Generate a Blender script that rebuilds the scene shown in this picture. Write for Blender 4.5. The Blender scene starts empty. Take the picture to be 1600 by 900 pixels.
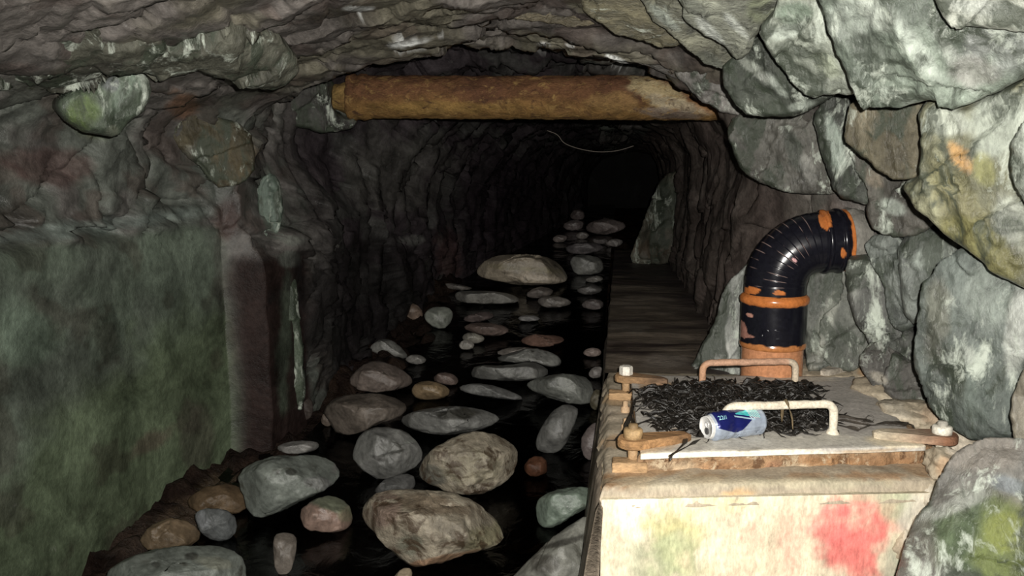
import bpy, bmesh, math, random
import numpy as np
from math import sin, cos, pi, atan, radians
from mathutils import Vector, Matrix

random.seed(7)
RNG = np.random.default_rng(7)
SC = bpy.context.scene
COL = SC.collection

# ------------------------------------------------------------------ camera
F = 1300.0
TH = atan(181 / F)
PS = atan(170 * cos(TH) / F)
CAM = np.array([0, 0, 1.15])
FW = np.array([-sin(PS) * cos(TH), cos(PS) * cos(TH), -sin(TH)])
RT = np.array([cos(PS), sin(PS), 0.0])
UP = np.cross(RT, FW)


def ray(px, py):
    return FW + RT * (px - 800) / F + UP * (450 - py) / F


def on_z(px, py, z):
    d = ray(px, py)
    return CAM + d * (z - CAM[2]) / d[2]


def on_y(px, py, y):
    d = ray(px, py)
    return CAM + d * y / d[1]


def on_plane(px, py, p0, n):
    d = ray(px, py)
    return CAM + d * (np.dot(p0 - CAM, n) / np.dot(d, n))


def project(P):
    v = P - CAM
    z = np.maximum(v @ FW, 1e-3)
    return 800 + F * (v @ RT) / z, 450 - F * (v @ UP) / z


def bed_z(y):
    y = np.asarray(y, float)
    return np.where(y < 2.4, 0.0, np.where(y < 5.4, 0.135 * (y - 2.4), 0.405 + 0.06 * (y - 5.4)))


def on_bed(px, py, dz=0.0):
    d = ray(px, py)
    lo, hi = 0.5, 14.0
    for _ in range(50):
        m = (lo + hi) / 2
        p = CAM + d * m
        if p[2] > bed_z(p[1]) + dz:
            lo = m
        else:
            hi = m
    return CAM + d * lo


def unit(v):
    v = np.asarray(v, float)
    return v / np.linalg.norm(v)


cam_d = bpy.data.cameras.new('camera')
cam_d.sensor_width = 36
cam_d.lens = 36 * F / 1600
cam_d.clip_start = 0.02
cam = bpy.data.objects.new('camera', cam_d)
COL.objects.link(cam)
cam.matrix_world = Matrix(((RT[0], UP[0], -FW[0], CAM[0]), (RT[1], UP[1], -FW[1], CAM[1]),
                           (RT[2], UP[2], -FW[2], CAM[2]), (0, 0, 0, 1)))
SC.camera = cam

# ------------------------------------------------------------------ noise


def hash3(ix, iy, iz, s=0):
    h = (ix.astype(np.int64) * 374761393 + iy.astype(np.int64) * 668265263 + iz.astype(np.int64) * 2147483647
         + s * 974634777) & 0xFFFFFFFF
    h = ((h ^ (h >> 13)) * 1274126177) & 0xFFFFFFFF
    h = ((h ^ (h >> 16)) * 2246822519) & 0xFFFFFFFF
    h = h ^ (h >> 15)
    return (h & 0xFFFFFF) / float(0xFFFFFF)


def vnoise(P, s=0):
    i = np.floor(P).astype(np.int64)
    f = P - i
    u = f * f * f * (f * (f * 6 - 15) + 10)
    r = 0
    for dx in (0, 1):
        wx = u[:, 0] if dx else 1 - u[:, 0]
        for dy in (0, 1):
            wy = u[:, 1] if dy else 1 - u[:, 1]
            for dz in (0, 1):
                wz = u[:, 2] if dz else 1 - u[:, 2]
                r = r + wx * wy * wz * hash3(i[:, 0] + dx, i[:, 1] + dy, i[:, 2] + dz, s)
    return r * 2 - 1


def fbm(P, octv=4, s=0, gain=0.5):
    a, r, q = 1.0, 0, np.array(P, float)
    for k in range(octv):
        r = r + a * vnoise(q, s + k)
        q = q * 2.03 + 11.7
        a *= gain
    return r


def facets(P, s=0, tilt=0.6):
    """random tilted flat cells: (height, border distance)"""
    i = np.floor(P).astype(np.int64)
    n = len(P)
    d1 = np.full(n, 9.0); d2 = np.full(n, 9.0); h = np.zeros(n)
    for dx in (-1, 0, 1):
        for dy in (-1, 0, 1):
            for dz in (-1, 0, 1):
                c = i + np.array([dx, dy, dz])
                o = np.stack([hash3(c[:, 0], c[:, 1], c[:, 2], s + 1), hash3(c[:, 0], c[:, 1], c[:, 2], s + 2),
                              hash3(c[:, 0], c[:, 1], c[:, 2], s + 3)], 1)
                v = P - (c + o)
                d = np.sqrt((v * v).sum(1))
                g = np.stack([hash3(c[:, 0], c[:, 1], c[:, 2], s + 4), hash3(c[:, 0], c[:, 1], c[:, 2], s + 5),
                              hash3(c[:, 0], c[:, 1], c[:, 2], s + 6)], 1) * 2 - 1
                hh = hash3(c[:, 0], c[:, 1], c[:, 2], s + 7) * 2 - 1 + tilt * (v * g).sum(1) * 2
                m = d < d1
                d2 = np.where(m, d1, np.minimum(d2, d))
                h = np.where(m, hh, h)
                d1 = np.where(m, d, d1)
    return h, d2 - d1


def sstep(a, b, x):
    t = np.clip((x - a) / (b - a), 0, 1)
    return t * t * (3 - 2 * t)


# ------------------------------------------------------------------ objects
def set_props(o, label=None, cat=None, group=None, kind=None):
    if label: o['label'] = label
    if cat: o['category'] = cat
    if group: o['group'] = group
    if kind: o['kind'] = kind
    return o


def empty(name, loc, label, cat, group=None):
    o = bpy.data.objects.new(name, None)
    o.empty_display_size = 0.1
    o.location = loc
    COL.objects.link(o)
    return set_props(o, label, cat, group)


def mesh_obj(name, V, Fc, mat, parent=None, colors=None, smooth=True):
    me = bpy.data.meshes.new(name)
    V = np.asarray(V, float)
    if parent is not None:
        off = np.array(parent_origin(parent))
    else:
        off = V.mean(0) if len(V) else np.zeros(3)
        lo = V[:, 2].min()
        off = np.array([off[0], off[1], lo])
    me.from_pydata((V - off).tolist(), [], [tuple(int(i) for i in f) for f in Fc])
    me.update()
    if smooth:
        me.polygons.foreach_set('use_smooth', [True] * len(me.polygons))
    if colors is not None:
        a = me.color_attributes.new('tint', 'FLOAT_COLOR', 'POINT')
        c = np.ones((len(V), 4)); c[:, :3] = colors
        a.data.foreach_set('color', c.ravel())
    me.materials.append(mat)
    o = bpy.data.objects.new(name, me)
    COL.objects.link(o)
    if parent is not None:
        o.parent = parent
    else:
        o.location = off
    return o


def parent_origin(p):
    v = np.array(p.location)
    while p.parent is not None:
        p = p.parent
        v = v + np.array(p.location)
    return v


class MB:
    """collects shapes into one mesh"""
    def __init__(s):
        s.V = []; s.F = []; s.C = []; s.n = 0

    def add(s, V, Fc, col=None):
        V = np.asarray(V, float)
        s.V.append(V)
        s.F += [tuple(int(i) + s.n for i in f) for f in Fc]
        s.C.append(np.tile(np.asarray(col if col is not None else (1, 1, 1), float), (len(V), 1)) if col is None or np.ndim(col) == 1 else col)
        s.n += len(V)
        return s

    def build(s, name, mat, parent=None, smooth=True, paint=None, jitter=0):
        V = np.concatenate(s.V); C = np.concatenate(s.C)
        if jitter:
            V = V + np.stack([fbm(V * 40, 2, 5), fbm(V * 40, 2, 9), fbm(V * 40, 2, 13)], 1) * jitter
        if paint: C = paint(V, C)
        return mesh_obj(name, V, s.F, mat, parent, C, smooth)


def grid_faces(nu, nv, wrap_u=False, wrap_v=False, base=0):
    f = []
    for i in range(nu if wrap_u else nu - 1):
        for j in range(nv if wrap_v else nv - 1):
            a = i * nv + j; b = ((i + 1) % nu) * nv + j
            c = ((i + 1) % nu) * nv + (j + 1) % nv; d = i * nv + (j + 1) % nv
            f.append((base + a, base + b, base + c, base + d))
    return f


def tube(path, r, n=16, caps=True):
    P = np.asarray(path, float); m = len(P)
    r = np.full(m, r) if np.ndim(r) == 0 else np.asarray(r)
    T = np.gradient(P, axis=0); T /= np.linalg.norm(T, axis=1)[:, None]
    a = np.array([0, 0, 1.0]) if abs(T[0, 2]) < 0.9 else np.array([1.0, 0, 0])
    N = unit(a - T[0] * np.dot(a, T[0]))
    V = []
    for k in range(m):
        N = unit(N - T[k] * np.dot(N, T[k]))
        B = np.cross(T[k], N)
        for j in range(n):
            t = 2 * pi * j / n
            V.append(P[k] + (N * cos(t) + B * sin(t)) * r[k])
    f = grid_faces(m, n, False, True)
    if caps:
        f.append(tuple(range(n))[::-1]); f.append(tuple((m - 1) * n + j for j in range(n)))
    f = [q[::-1] for q in f]
    return np.array(V), f


def lathe(prof, c, axis=(0, 0, 1), n=40):
    """prof: list of (r, h) along axis from c"""
    ax = unit(axis)
    a = np.array([1.0, 0, 0]) if abs(ax[0]) < 0.9 else np.array([0, 1.0, 0])
    N = unit(a - ax * np.dot(a, ax)); B = np.cross(ax, N)
    V = []
    for r, h in prof:
        for j in range(n):
            t = 2 * pi * j / n
            V.append(np.asarray(c) + ax * h + (N * cos(t) + B * sin(t)) * r)
    return np.array(V), grid_faces(len(prof), n, False, True)


def round_path(pts, rad=0.02, n=6):
    pts = [np.asarray(p, float) for p in pts]
    out = [pts[0]]
    for a, b, c in zip(pts, pts[1:], pts[2:]):
        p = b + unit(a - b) * min(rad, np.linalg.norm(a - b) * .45)
        q = b + unit(c - b) * min(rad, np.linalg.norm(c - b) * .45)
        for k in range(n + 1):
            t = k / n
            out.append((1 - t) ** 2 * p + 2 * t * (1 - t) * b + t * t * q)
    out.append(pts[-1])
    return out


def densify(path, step):
    out = []
    for a, b in zip(path, path[1:]):
        a = np.asarray(a); b = np.asarray(b)
        k = max(1, int(np.linalg.norm(b - a) / step))
        for i in range(k):
            out.append(a + (b - a) * i / k)
    out.append(np.asarray(path[-1]))
    return out


def quad_prism(top, zt, zb, n=40, amp=0.0, lip=0.006, seed=0, slope=0.0):
    """prism of a four-cornered outline with finely divided, slightly worn faces"""
    Q = [np.array(p[:2], float) for p in top]
    cen = sum(Q) / 4
    per = []
    for k in range(4):
        a, b = Q[k], Q[(k + 1) % 4]
        for i in range(n):
            per.append(a + (b - a) * i / n)
    per = np.array(per); m = len(per)
    rings = []
    for s_, z in [(0.0, zt)]:
        pass
    ns = 30
    V = []
    lens = [j / ns for j in range(ns + 1)]
    for t in lens[:-1]:          # top: shrink from rim inwards
        pass
    prof = []
    h = zt - zb
    L = np.linalg.norm(per - cen, axis=1)
    rows = []
    K = 26
    for j in range(K):           # centre to rim on the top
        t = (j + 1) / K
        e = per * 0 + cen + (per - cen) * (1 - lip / L[:, None]) * t
        rows.append((e, np.full(m, zt)))
    rows.append((cen + (per - cen) * (1 - lip * .3 / L[:, None]), np.full(m, zt - lip * .3)))
    rows.append((per.copy(), np.full(m, zt - lip)))
    nz = max(2, int(h / 0.008))
    for j in range(1, nz + 1):
        z = zt - lip + (zb - zt + lip) * j / nz
        e = cen + (per - cen) * (1 + slope * (j / nz) / L[:, None])
        rows.append((e, np.full(m, z)))
    V = np.concatenate([np.column_stack([e, z]) for e, z in rows])
    Fc = [q[::-1] for q in grid_faces(len(rows), m, False, True)]
    V = np.vstack([V, [cen[0], cen[1], zt]])
    ci = len(V) - 1
    for i in range(m):
        Fc.append((i, (i + 1) % m, ci))
    Fc.append(tuple((len(rows) - 1) * m + i for i in range(m))[::-1])
    if amp:
        V = V + np.stack([fbm(V * 22, 3, seed), fbm(V * 22, 3, seed + 4), fbm(V * 22, 3, seed + 8) * .5], 1) * amp
    return V, Fc


# ------------------------------------------------------------------ paint (stains, plus some highlights and shade put into the colour)
def patches(V, base, plist, wob=1.0, freq=9, seed=0, soft=0.35):
    """each patch: (px, py, rx, ry, angle, colour, strength); noise-broken edge"""
    C = np.tile(np.asarray(base, float), (len(V), 1)) if np.ndim(base) == 1 else np.array(base, float)
    X, Y = project(V)
    n1 = fbm(V * freq, 4, seed + 21); n2 = fbm(V * freq * 3, 3, seed + 31)
    for (px, py, rx, ry, ang, col, st) in plist:
        a = radians(ang)
        dx = X - px; dy = Y - py
        u = (dx * cos(a) + dy * sin(a)) / rx; v = (-dx * sin(a) + dy * cos(a)) / ry
        d = np.sqrt(u * u + v * v) + (n1 * 0.28 + n2 * 0.12) * wob
        w = (1 - sstep(1 - soft, 1 + soft * .4, d)) * st
        C = C * (1 - w[:, None]) + np.asarray(col) * w[:, None]
    return C


# ------------------------------------------------------------------ materials
def new_mat(name):
    m = bpy.data.materials.new(name); m.use_nodes = True
    nt = m.node_tree; nt.nodes.clear()
    out = nt.nodes.new('ShaderNodeOutputMaterial')
    b = nt.nodes.new('ShaderNodeBsdfPrincipled')
    nt.links.new(b.outputs[0], out.inputs[0])
    return m, nt, b


def N(nt, typ, **kw):
    n = nt.nodes.new(typ)
    for k, v in kw.items():
        if k in n.inputs: n.inputs[k].default_value = v
        else: setattr(n, k, v)
    return n


def mixc(nt, fac, a, b, mode='MIX'):
    m = nt.nodes.new('ShaderNodeMix'); m.data_type = 'RGBA'; m.blend_type = mode
    for sock, val in ((m.inputs[0], fac), (m.inputs[6], a), (m.inputs[7], b)):
        if hasattr(val, 'is_linked') or hasattr(val, 'links'): nt.links.new(val, sock)
        else: sock.default_value = val if not isinstance(val, tuple) else (*val, 1)[:4]
    return m.outputs[2]


def ramp(nt, fac, stops):
    r = nt.nodes.new('ShaderNodeValToRGB')
    e = r.color_ramp.elements
    while len(e) < len(stops): e.new(0.5)
    for el, (p, c) in zip(e, stops):
        el.position = p
        el.color = (c, c, c, 1) if not isinstance(c, tuple) else (*c, 1)
    nt.links.new(fac, r.inputs[0])
    return r.outputs[0]


def tinted(name, var=(0.45, 1.5), scale=5, fine=40, stretch=(1, 1, 1), rot=(0, 0, 0), rough=(0.35, 0.65), bump=0.35,
           bump_d=0.01, pale=None, pale_amt=(0.62, 0.74), dark=None, dark_amt=(0.6, 0.7), swirl=0.5, metallic=0.0, spec=0.5, spec_tint=0.0):
    """surface whose hue comes from the mesh's 'tint' attribute, broken up by noise, pale crust and dark growth"""
    m, nt, b = new_mat(name)
    L = nt.links.new
    tc = N(nt, 'ShaderNodeTexCoord')
    mp = N(nt, 'ShaderNodeMapping')
    mp.inputs['Scale'].default_value = stretch; mp.inputs['Rotation'].default_value = rot
    L(tc.outputs['Object'], mp.inputs[0])
    at = N(nt, 'ShaderNodeAttribute', attribute_name='tint')
    n1 = N(nt, 'ShaderNodeTexNoise', Scale=scale, Detail=8.0, Roughness=0.65, Distortion=0.6)
    n2 = N(nt, 'ShaderNodeTexNoise', Scale=fine, Detail=6.0, Roughness=0.7)
    L(mp.outputs[0], n1.inputs[0]); L(mp.outputs[0], n2.inputs[0])
    v = ramp(nt, n1.outputs[0], [(0.3, var[0]), (0.7, var[1])])
    c = mixc(nt, 1.0, at.outputs[0], v, 'MULTIPLY')
    v2 = ramp(nt, n2.outputs[0], [(0.25, 0.6), (0.75, 1.35)])
    c = mixc(nt, 1.0, c, v2, 'MULTIPLY')
    if dark:
        n4 = N(nt, 'ShaderNodeTexNoise', Scale=scale * 1.4, Detail=7.0, Roughness=0.6, Distortion=1.0)
        mp3 = N(nt, 'ShaderNodeMapping'); mp3.inputs['Location'].default_value = (7, 3, 1)
        L(mp.outputs[0], mp3.inputs[0]); L(mp3.outputs[0], n4.inputs[0])
        f = ramp(nt, n4.outputs[0], [(dark_amt[0], 0.0), (dark_amt[1], 0.85)])
        c = mixc(nt, f, c, dark)
    if pale:
        n3 = N(nt, 'ShaderNodeTexNoise', Scale=scale * 1.8, Detail=10.0, Roughness=0.72, Distortion=swirl)
        mp2 = N(nt, 'ShaderNodeMapping'); mp2.inputs['Location'].default_value = (3, 5, 9)
        L(mp.outputs[0], mp2.inputs[0]); L(mp2.outputs[0], n3.inputs[0])
        f = ramp(nt, n3.outputs[0], [(pale_amt[0], 0.0), (pale_amt[1], 0.9)])
        c = mixc(nt, f, c, pale)
    L(c, b.inputs['Base Color'])
    r = ramp(nt, n1.outputs[0], [(0.35, rough[0]), (0.65, rough[1])])
    L(r, b.inputs['Roughness'])
    b.inputs['Metallic'].default_value = metallic
    b.inputs['Specular IOR Level'].default_value = spec
    if spec_tint:      # dark earthy films are matt, bare stone is wet
        bw = N(nt, 'ShaderNodeRGBToBW'); L(at.outputs[0], bw.inputs[0])
        mm = N(nt, 'ShaderNodeMath', operation='MULTIPLY', use_clamp=True); L(bw.outputs[0], mm.inputs[0]); mm.inputs[1].default_value = spec_tint
        m2 = N(nt, 'ShaderNodeMath', operation='MULTIPLY'); L(mm.outputs[0], m2.inputs[0]); m2.inputs[1].default_value = spec
        L(m2.outputs[0], b.inputs['Specular IOR Level'])
    if bump:
        ad = N(nt, 'ShaderNodeMath', operation='MULTIPLY_ADD')
        L(n1.outputs[0], ad.inputs[0]); ad.inputs[1].default_value = 2.0; L(n2.outputs[0], ad.inputs[2])
        bp = N(nt, 'ShaderNodeBump', Strength=bump, Distance=bump_d)
        L(ad.outputs[0], bp.inputs['Height']); L(bp.outputs[0], b.inputs['Normal'])
    return m


PALE = (0.55, 0.60, 0.52)
M_SHELL = tinted('cave_rock', var=(0.35, 1.7), scale=4.5, fine=38, bump=0.4, bump_d=0.015, pale=(0.30, 0.30, 0.27), pale_amt=(0.66, 0.78), rough=(0.25, 0.6), spec_tint=9.0)
M_FAR = tinted('far_gloom_paint', scale=3, fine=30, spec=0.03)  # near-black colour stands in for the darkness of the distant passage
M_SLAB = tinted('slab_rock', var=(0.35, 1.6), scale=3.6, fine=55, stretch=(1.6, 1.6, 0.7), rot=(0.5, 0.5, 0), bump=0.5, bump_d=0.014,
                pale=PALE, pale_amt=(0.55, 0.65), dark=(0.045, 0.055, 0.04), dark_amt=(0.505, 0.585), rough=(0.2, 0.5), spec_tint=6.0)
M_SLAB2 = tinted('layered_rock', var=(0.4, 1.5), scale=4, fine=45, stretch=(0.7, 2.2, 2.2), rot=(0, 0.5, 0.4), bump=0.8, bump_d=0.016,
                 pale=PALE, pale_amt=(0.57, 0.66), dark=(0.04, 0.042, 0.033), dark_amt=(0.55, 0.66), rough=(0.35, 0.6))
M_CONC = tinted('damp_concrete', var=(0.55, 1.4), scale=4, fine=70, bump=0.35, bump_d=0.008, rough=(0.5, 0.8))
M_STONE = tinted('stream_stone', var=(0.6, 1.35), scale=7, fine=60, bump=0.35, bump_d=0.008, rough=(0.3, 0.55),
                 dark=(0.03, 0.028, 0.021), dark_amt=(0.60, 0.70), spec_tint=6.0)
M_STONE_V = tinted('veined_stone', var=(0.5, 1.5), scale=9, fine=50, bump=0.6, bump_d=0.012, rough=(0.25, 0.5),
                   pale=(0.30, 0.27, 0.21), pale_amt=(0.57, 0.66), dark=(0.045, 0.028, 0.016), dark_amt=(0.52, 0.62), spec_tint=5.0)
M_BED = tinted('stream_gravel', var=(0.4, 1.5), scale=14, fine=90, bump=0.8, bump_d=0.02, rough=(0.2, 0.6), spec_tint=14.0)
M_LEDGE = tinted('wet_ledge', var=(0.5, 1.6), scale=5, fine=50, stretch=(0.8, 2.0, 1), bump=0.5, bump_d=0.01, rough=(0.35, 0.7))
M_RUST = tinted('rusty_iron', var=(0.45, 1.5), scale=16, fine=110, stretch=(0.6, 1.5, 1.5), bump=0.7, bump_d=0.006, rough=(0.6, 0.85),
                spec=0.25)
M_RUSTF = tinted('flaking_rust', var=(0.5, 1.4), scale=14, fine=90, bump=0.8, bump_d=0.008, rough=(0.55, 0.85), spec=0.25, pale=(.50, .40, .27), pale_amt=(.53, .60),
                  dark=(.10, .05, .025), dark_amt=(.54, .62))
M_RUSTP = tinted('scaly_rust', var=(0.5, 1.35), scale=13, fine=120, stretch=(0.8, 1.4, 1.4), bump=0.9, bump_d=0.008, rough=(0.6, 0.85), spec=0.2, pale=(.36, .23, .085), pale_amt=(.54, .66),
                  dark=(.06, .03, .02), dark_amt=(.55, .68))
M_BOX = tinted('painted_render', var=(0.8, 1.12), scale=9, fine=90, stretch=(1.3, 1.3, 0.5), bump=0.3, bump_d=0.005, rough=(0.6, 0.85), spec=0.25)
M_LID = tinted('flaking_plate', var=(0.85, 1.12), scale=12, fine=110, bump=0.3, bump_d=0.004, rough=(0.5, 0.8), spec=0.3)
M_METAL = tinted('painted_steel', var=(0.75, 1.2), scale=30, fine=160, bump=0.5, bump_d=0.003, rough=(0.5, 0.75), spec=0.3)
M_PIPE = tinted('drain_pipe_plastic', var=(0.9, 1.08), scale=8, fine=80, bump=0.05, bump_d=0.003, rough=(0.17, 0.26), spec=0.4)
M_WEED = tinted('wet_seaweed', var=(0.5, 1.5), scale=30, fine=150, bump=0.5, bump_d=0.003, rough=(0.22, 0.45))
M_CAN = tinted('printed_aluminium', var=(0.98, 1.02), scale=8, fine=12, bump=0.0, bump_d=0.001, rough=(0.22, 0.3), metallic=0.35)


def water_mat():
    m, nt, b = new_mat('dark_water')
    nt.nodes.remove(b)
    out = [n for n in nt.nodes if n.type == 'OUTPUT_MATERIAL'][0]
    L = nt.links.new
    tc = N(nt, 'ShaderNodeTexCoord')
    n1 = N(nt, 'ShaderNodeTexNoise', Scale=9.0, Detail=4.0, Distortion=0.8)
    L(tc.outputs['Object'], n1.inputs[0])
    bp = N(nt, 'ShaderNodeBump', Strength=0.35, Distance=0.02)
    L(n1.outputs[0], bp.inputs['Height'])
    gl = N(nt, 'ShaderNodeBsdfGlossy', Roughness=0.16)
    gl.inputs['Color'].default_value = (0.9, 0.9, 0.9, 1)
    tr = N(nt, 'ShaderNodeBsdfTransparent')
    tr.inputs['Color'].default_value = (0.42, 0.27, 0.18, 1)
    fr = N(nt, 'ShaderNodeFresnel', IOR=1.33)
    L(bp.outputs[0], gl.inputs['Normal']); L(bp.outputs[0], fr.inputs['Normal'])
    mx = N(nt, 'ShaderNodeMixShader')
    L(fr.outputs[0], mx.inputs[0]); L(tr.outputs[0], mx.inputs[1]); L(gl.outputs[0], mx.inputs[2])
    L(mx.outputs[0], out.inputs[0])
    return m


M_WATER = water_mat()

# ------------------------------------------------------------------ tunnel shell
AX, AZ = -0.4, 0.75
KEYS = [
    (-0.6, [(1.05, -.4), (1.05, .5), (1.05, 1.1), (.97, 1.4), (.68, 1.6), (.3, 1.68), (-.2, 1.69), (-.6, 1.64), (-1.0, 1.54),
            (-1.3, 1.45), (-1.52, 1.39), (-1.66, 1.3), (-1.64, 1.0), (-1.55, .965), (-1.55, -.4)]),
    (2.45, [(1.03, -.4), (1.03, .5), (1.03, 1.1), (.95, 1.38), (.65, 1.56), (.3, 1.64), (-.2, 1.66), (-.6, 1.62), (-1.0, 1.52),
            (-1.3, 1.42), (-1.5, 1.36), (-1.62, 1.28), (-1.6, 1.0), (-1.53, .965), (-1.53, -.4)]),
    (2.75, [(.82, -.4), (.82, .5), (.80, 1.02), (.70, 1.28), (.5, 1.46), (.2, 1.58), (-.3, 1.64), (-.65, 1.6), (-1.0, 1.51),
            (-1.3, 1.41), (-1.48, 1.34), (-1.58, 1.26), (-1.56, 1.0), (-1.51, .965), (-1.51, -.4)]),
    (2.95, [(.64, -.4), (.64, .5), (.63, 1.0), (.53, 1.25), (.38, 1.39), (.1, 1.53), (-.4, 1.63), (-.8, 1.57), (-1.1, 1.47),
             (-1.35, 1.36), (-1.5, 1.24), (-1.52, 1.0), (-1.48, .96), (-1.48, -.4)]),
    (2.99, [(.60, -.4), (.60, .5), (.6, 1.0), (.51, 1.25), (.37, 1.38), (.1, 1.52), (-.4, 1.63), (-.8, 1.57), (-1.1, 1.47),
            (-1.32, 1.36), (-1.42, 1.2), (-1.42, 1.0), (-1.34, .85), (-1.33, .8), (-1.33, -.4)]),
    (3.3, [(.44, -.4), (.44, .5), (.46, 1.0), (.44, 1.22), (.36, 1.37), (.1, 1.54), (-.4, 1.64), (-.85, 1.63), (-1.1, 1.57),
           (-1.36, 1.46), (-1.46, 1.2), (-1.4, 1.0), (-1.31, .85), (-1.30, .8), (-1.30, -.4)]),
    (3.8, [(.42, -.4), (.42, .5), (.46, 1.0), (.48, 1.25), (.4, 1.42), (.1, 1.6), (-.4, 1.66), (-.85, 1.65), (-1.15, 1.62),
           (-1.36, 1.50), (-1.40, 1.2), (-1.27, .9), (-1.25, -.4)]),
    (4.4, [(.40, -.4), (.40, .5), (.44, 1.0), (.46, 1.25), (.36, 1.44), (.1, 1.58), (-.4, 1.62), (-.8, 1.54), (-1.05, 1.38),
           (-1.2, 1.12), (-1.22, .9), (-1.22, -.4)]),
    (5.6, [(.40, -.4), (.40, .5), (.43, 1.0), (.42, 1.25), (.3, 1.42), (.05, 1.55), (-.4, 1.58), (-.75, 1.48), (-.98, 1.28),
           (-1.12, 1.0), (-1.16, .8), (-1.16, -.4)]),
    (8.7, [(.42, -.4), (.42, .5), (.44, 1.0), (.40, 1.25), (.3, 1.42), (.1, 1.5), (-.15, 1.5), (-.4, 1.42), (-.58, 1.25),
           (-.66, 1.0), (-.67, -.4)]),
    (11.5, [(.6, -.4), (.6, .7), (.58, 1.0), (.52, 1.25), (.4, 1.38), (.2, 1.42), (0, 1.4), (-.25, 1.32), (-.40, 1.15),
            (-.44, 1.0), (-.45, -.4)]),
]
PH0, PH1 = -pi * 0.36, pi * 1.36


def prof_R(prof, ph):
    R = np.full(len(ph), np.nan)
    dx, dz = np.cos(ph), np.sin(ph)
    best = np.full(len(ph), 1e9)
    P = np.array(prof) - np.array([AX, AZ])
    P = np.vstack([[P[0, 0], -9], P, [P[-1, 0], -9]])
    for a, b in zip(P, P[1:]):
        e = b - a
        den = dx * e[1] - dz * e[0]
        den = np.where(abs(den) < 1e-9, 1e-9, den)
        t = (a[0] * e[1] - a[1] * e[0]) / den
        s = (a[0] * dz - a[1] * dx) / den
        ok = (t > 0) & (s >= -1e-6) & (s <= 1 + 1e-6)
        best = np.where(ok & (t < best), t, best)
    return np.minimum(best, 2.2)


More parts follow.
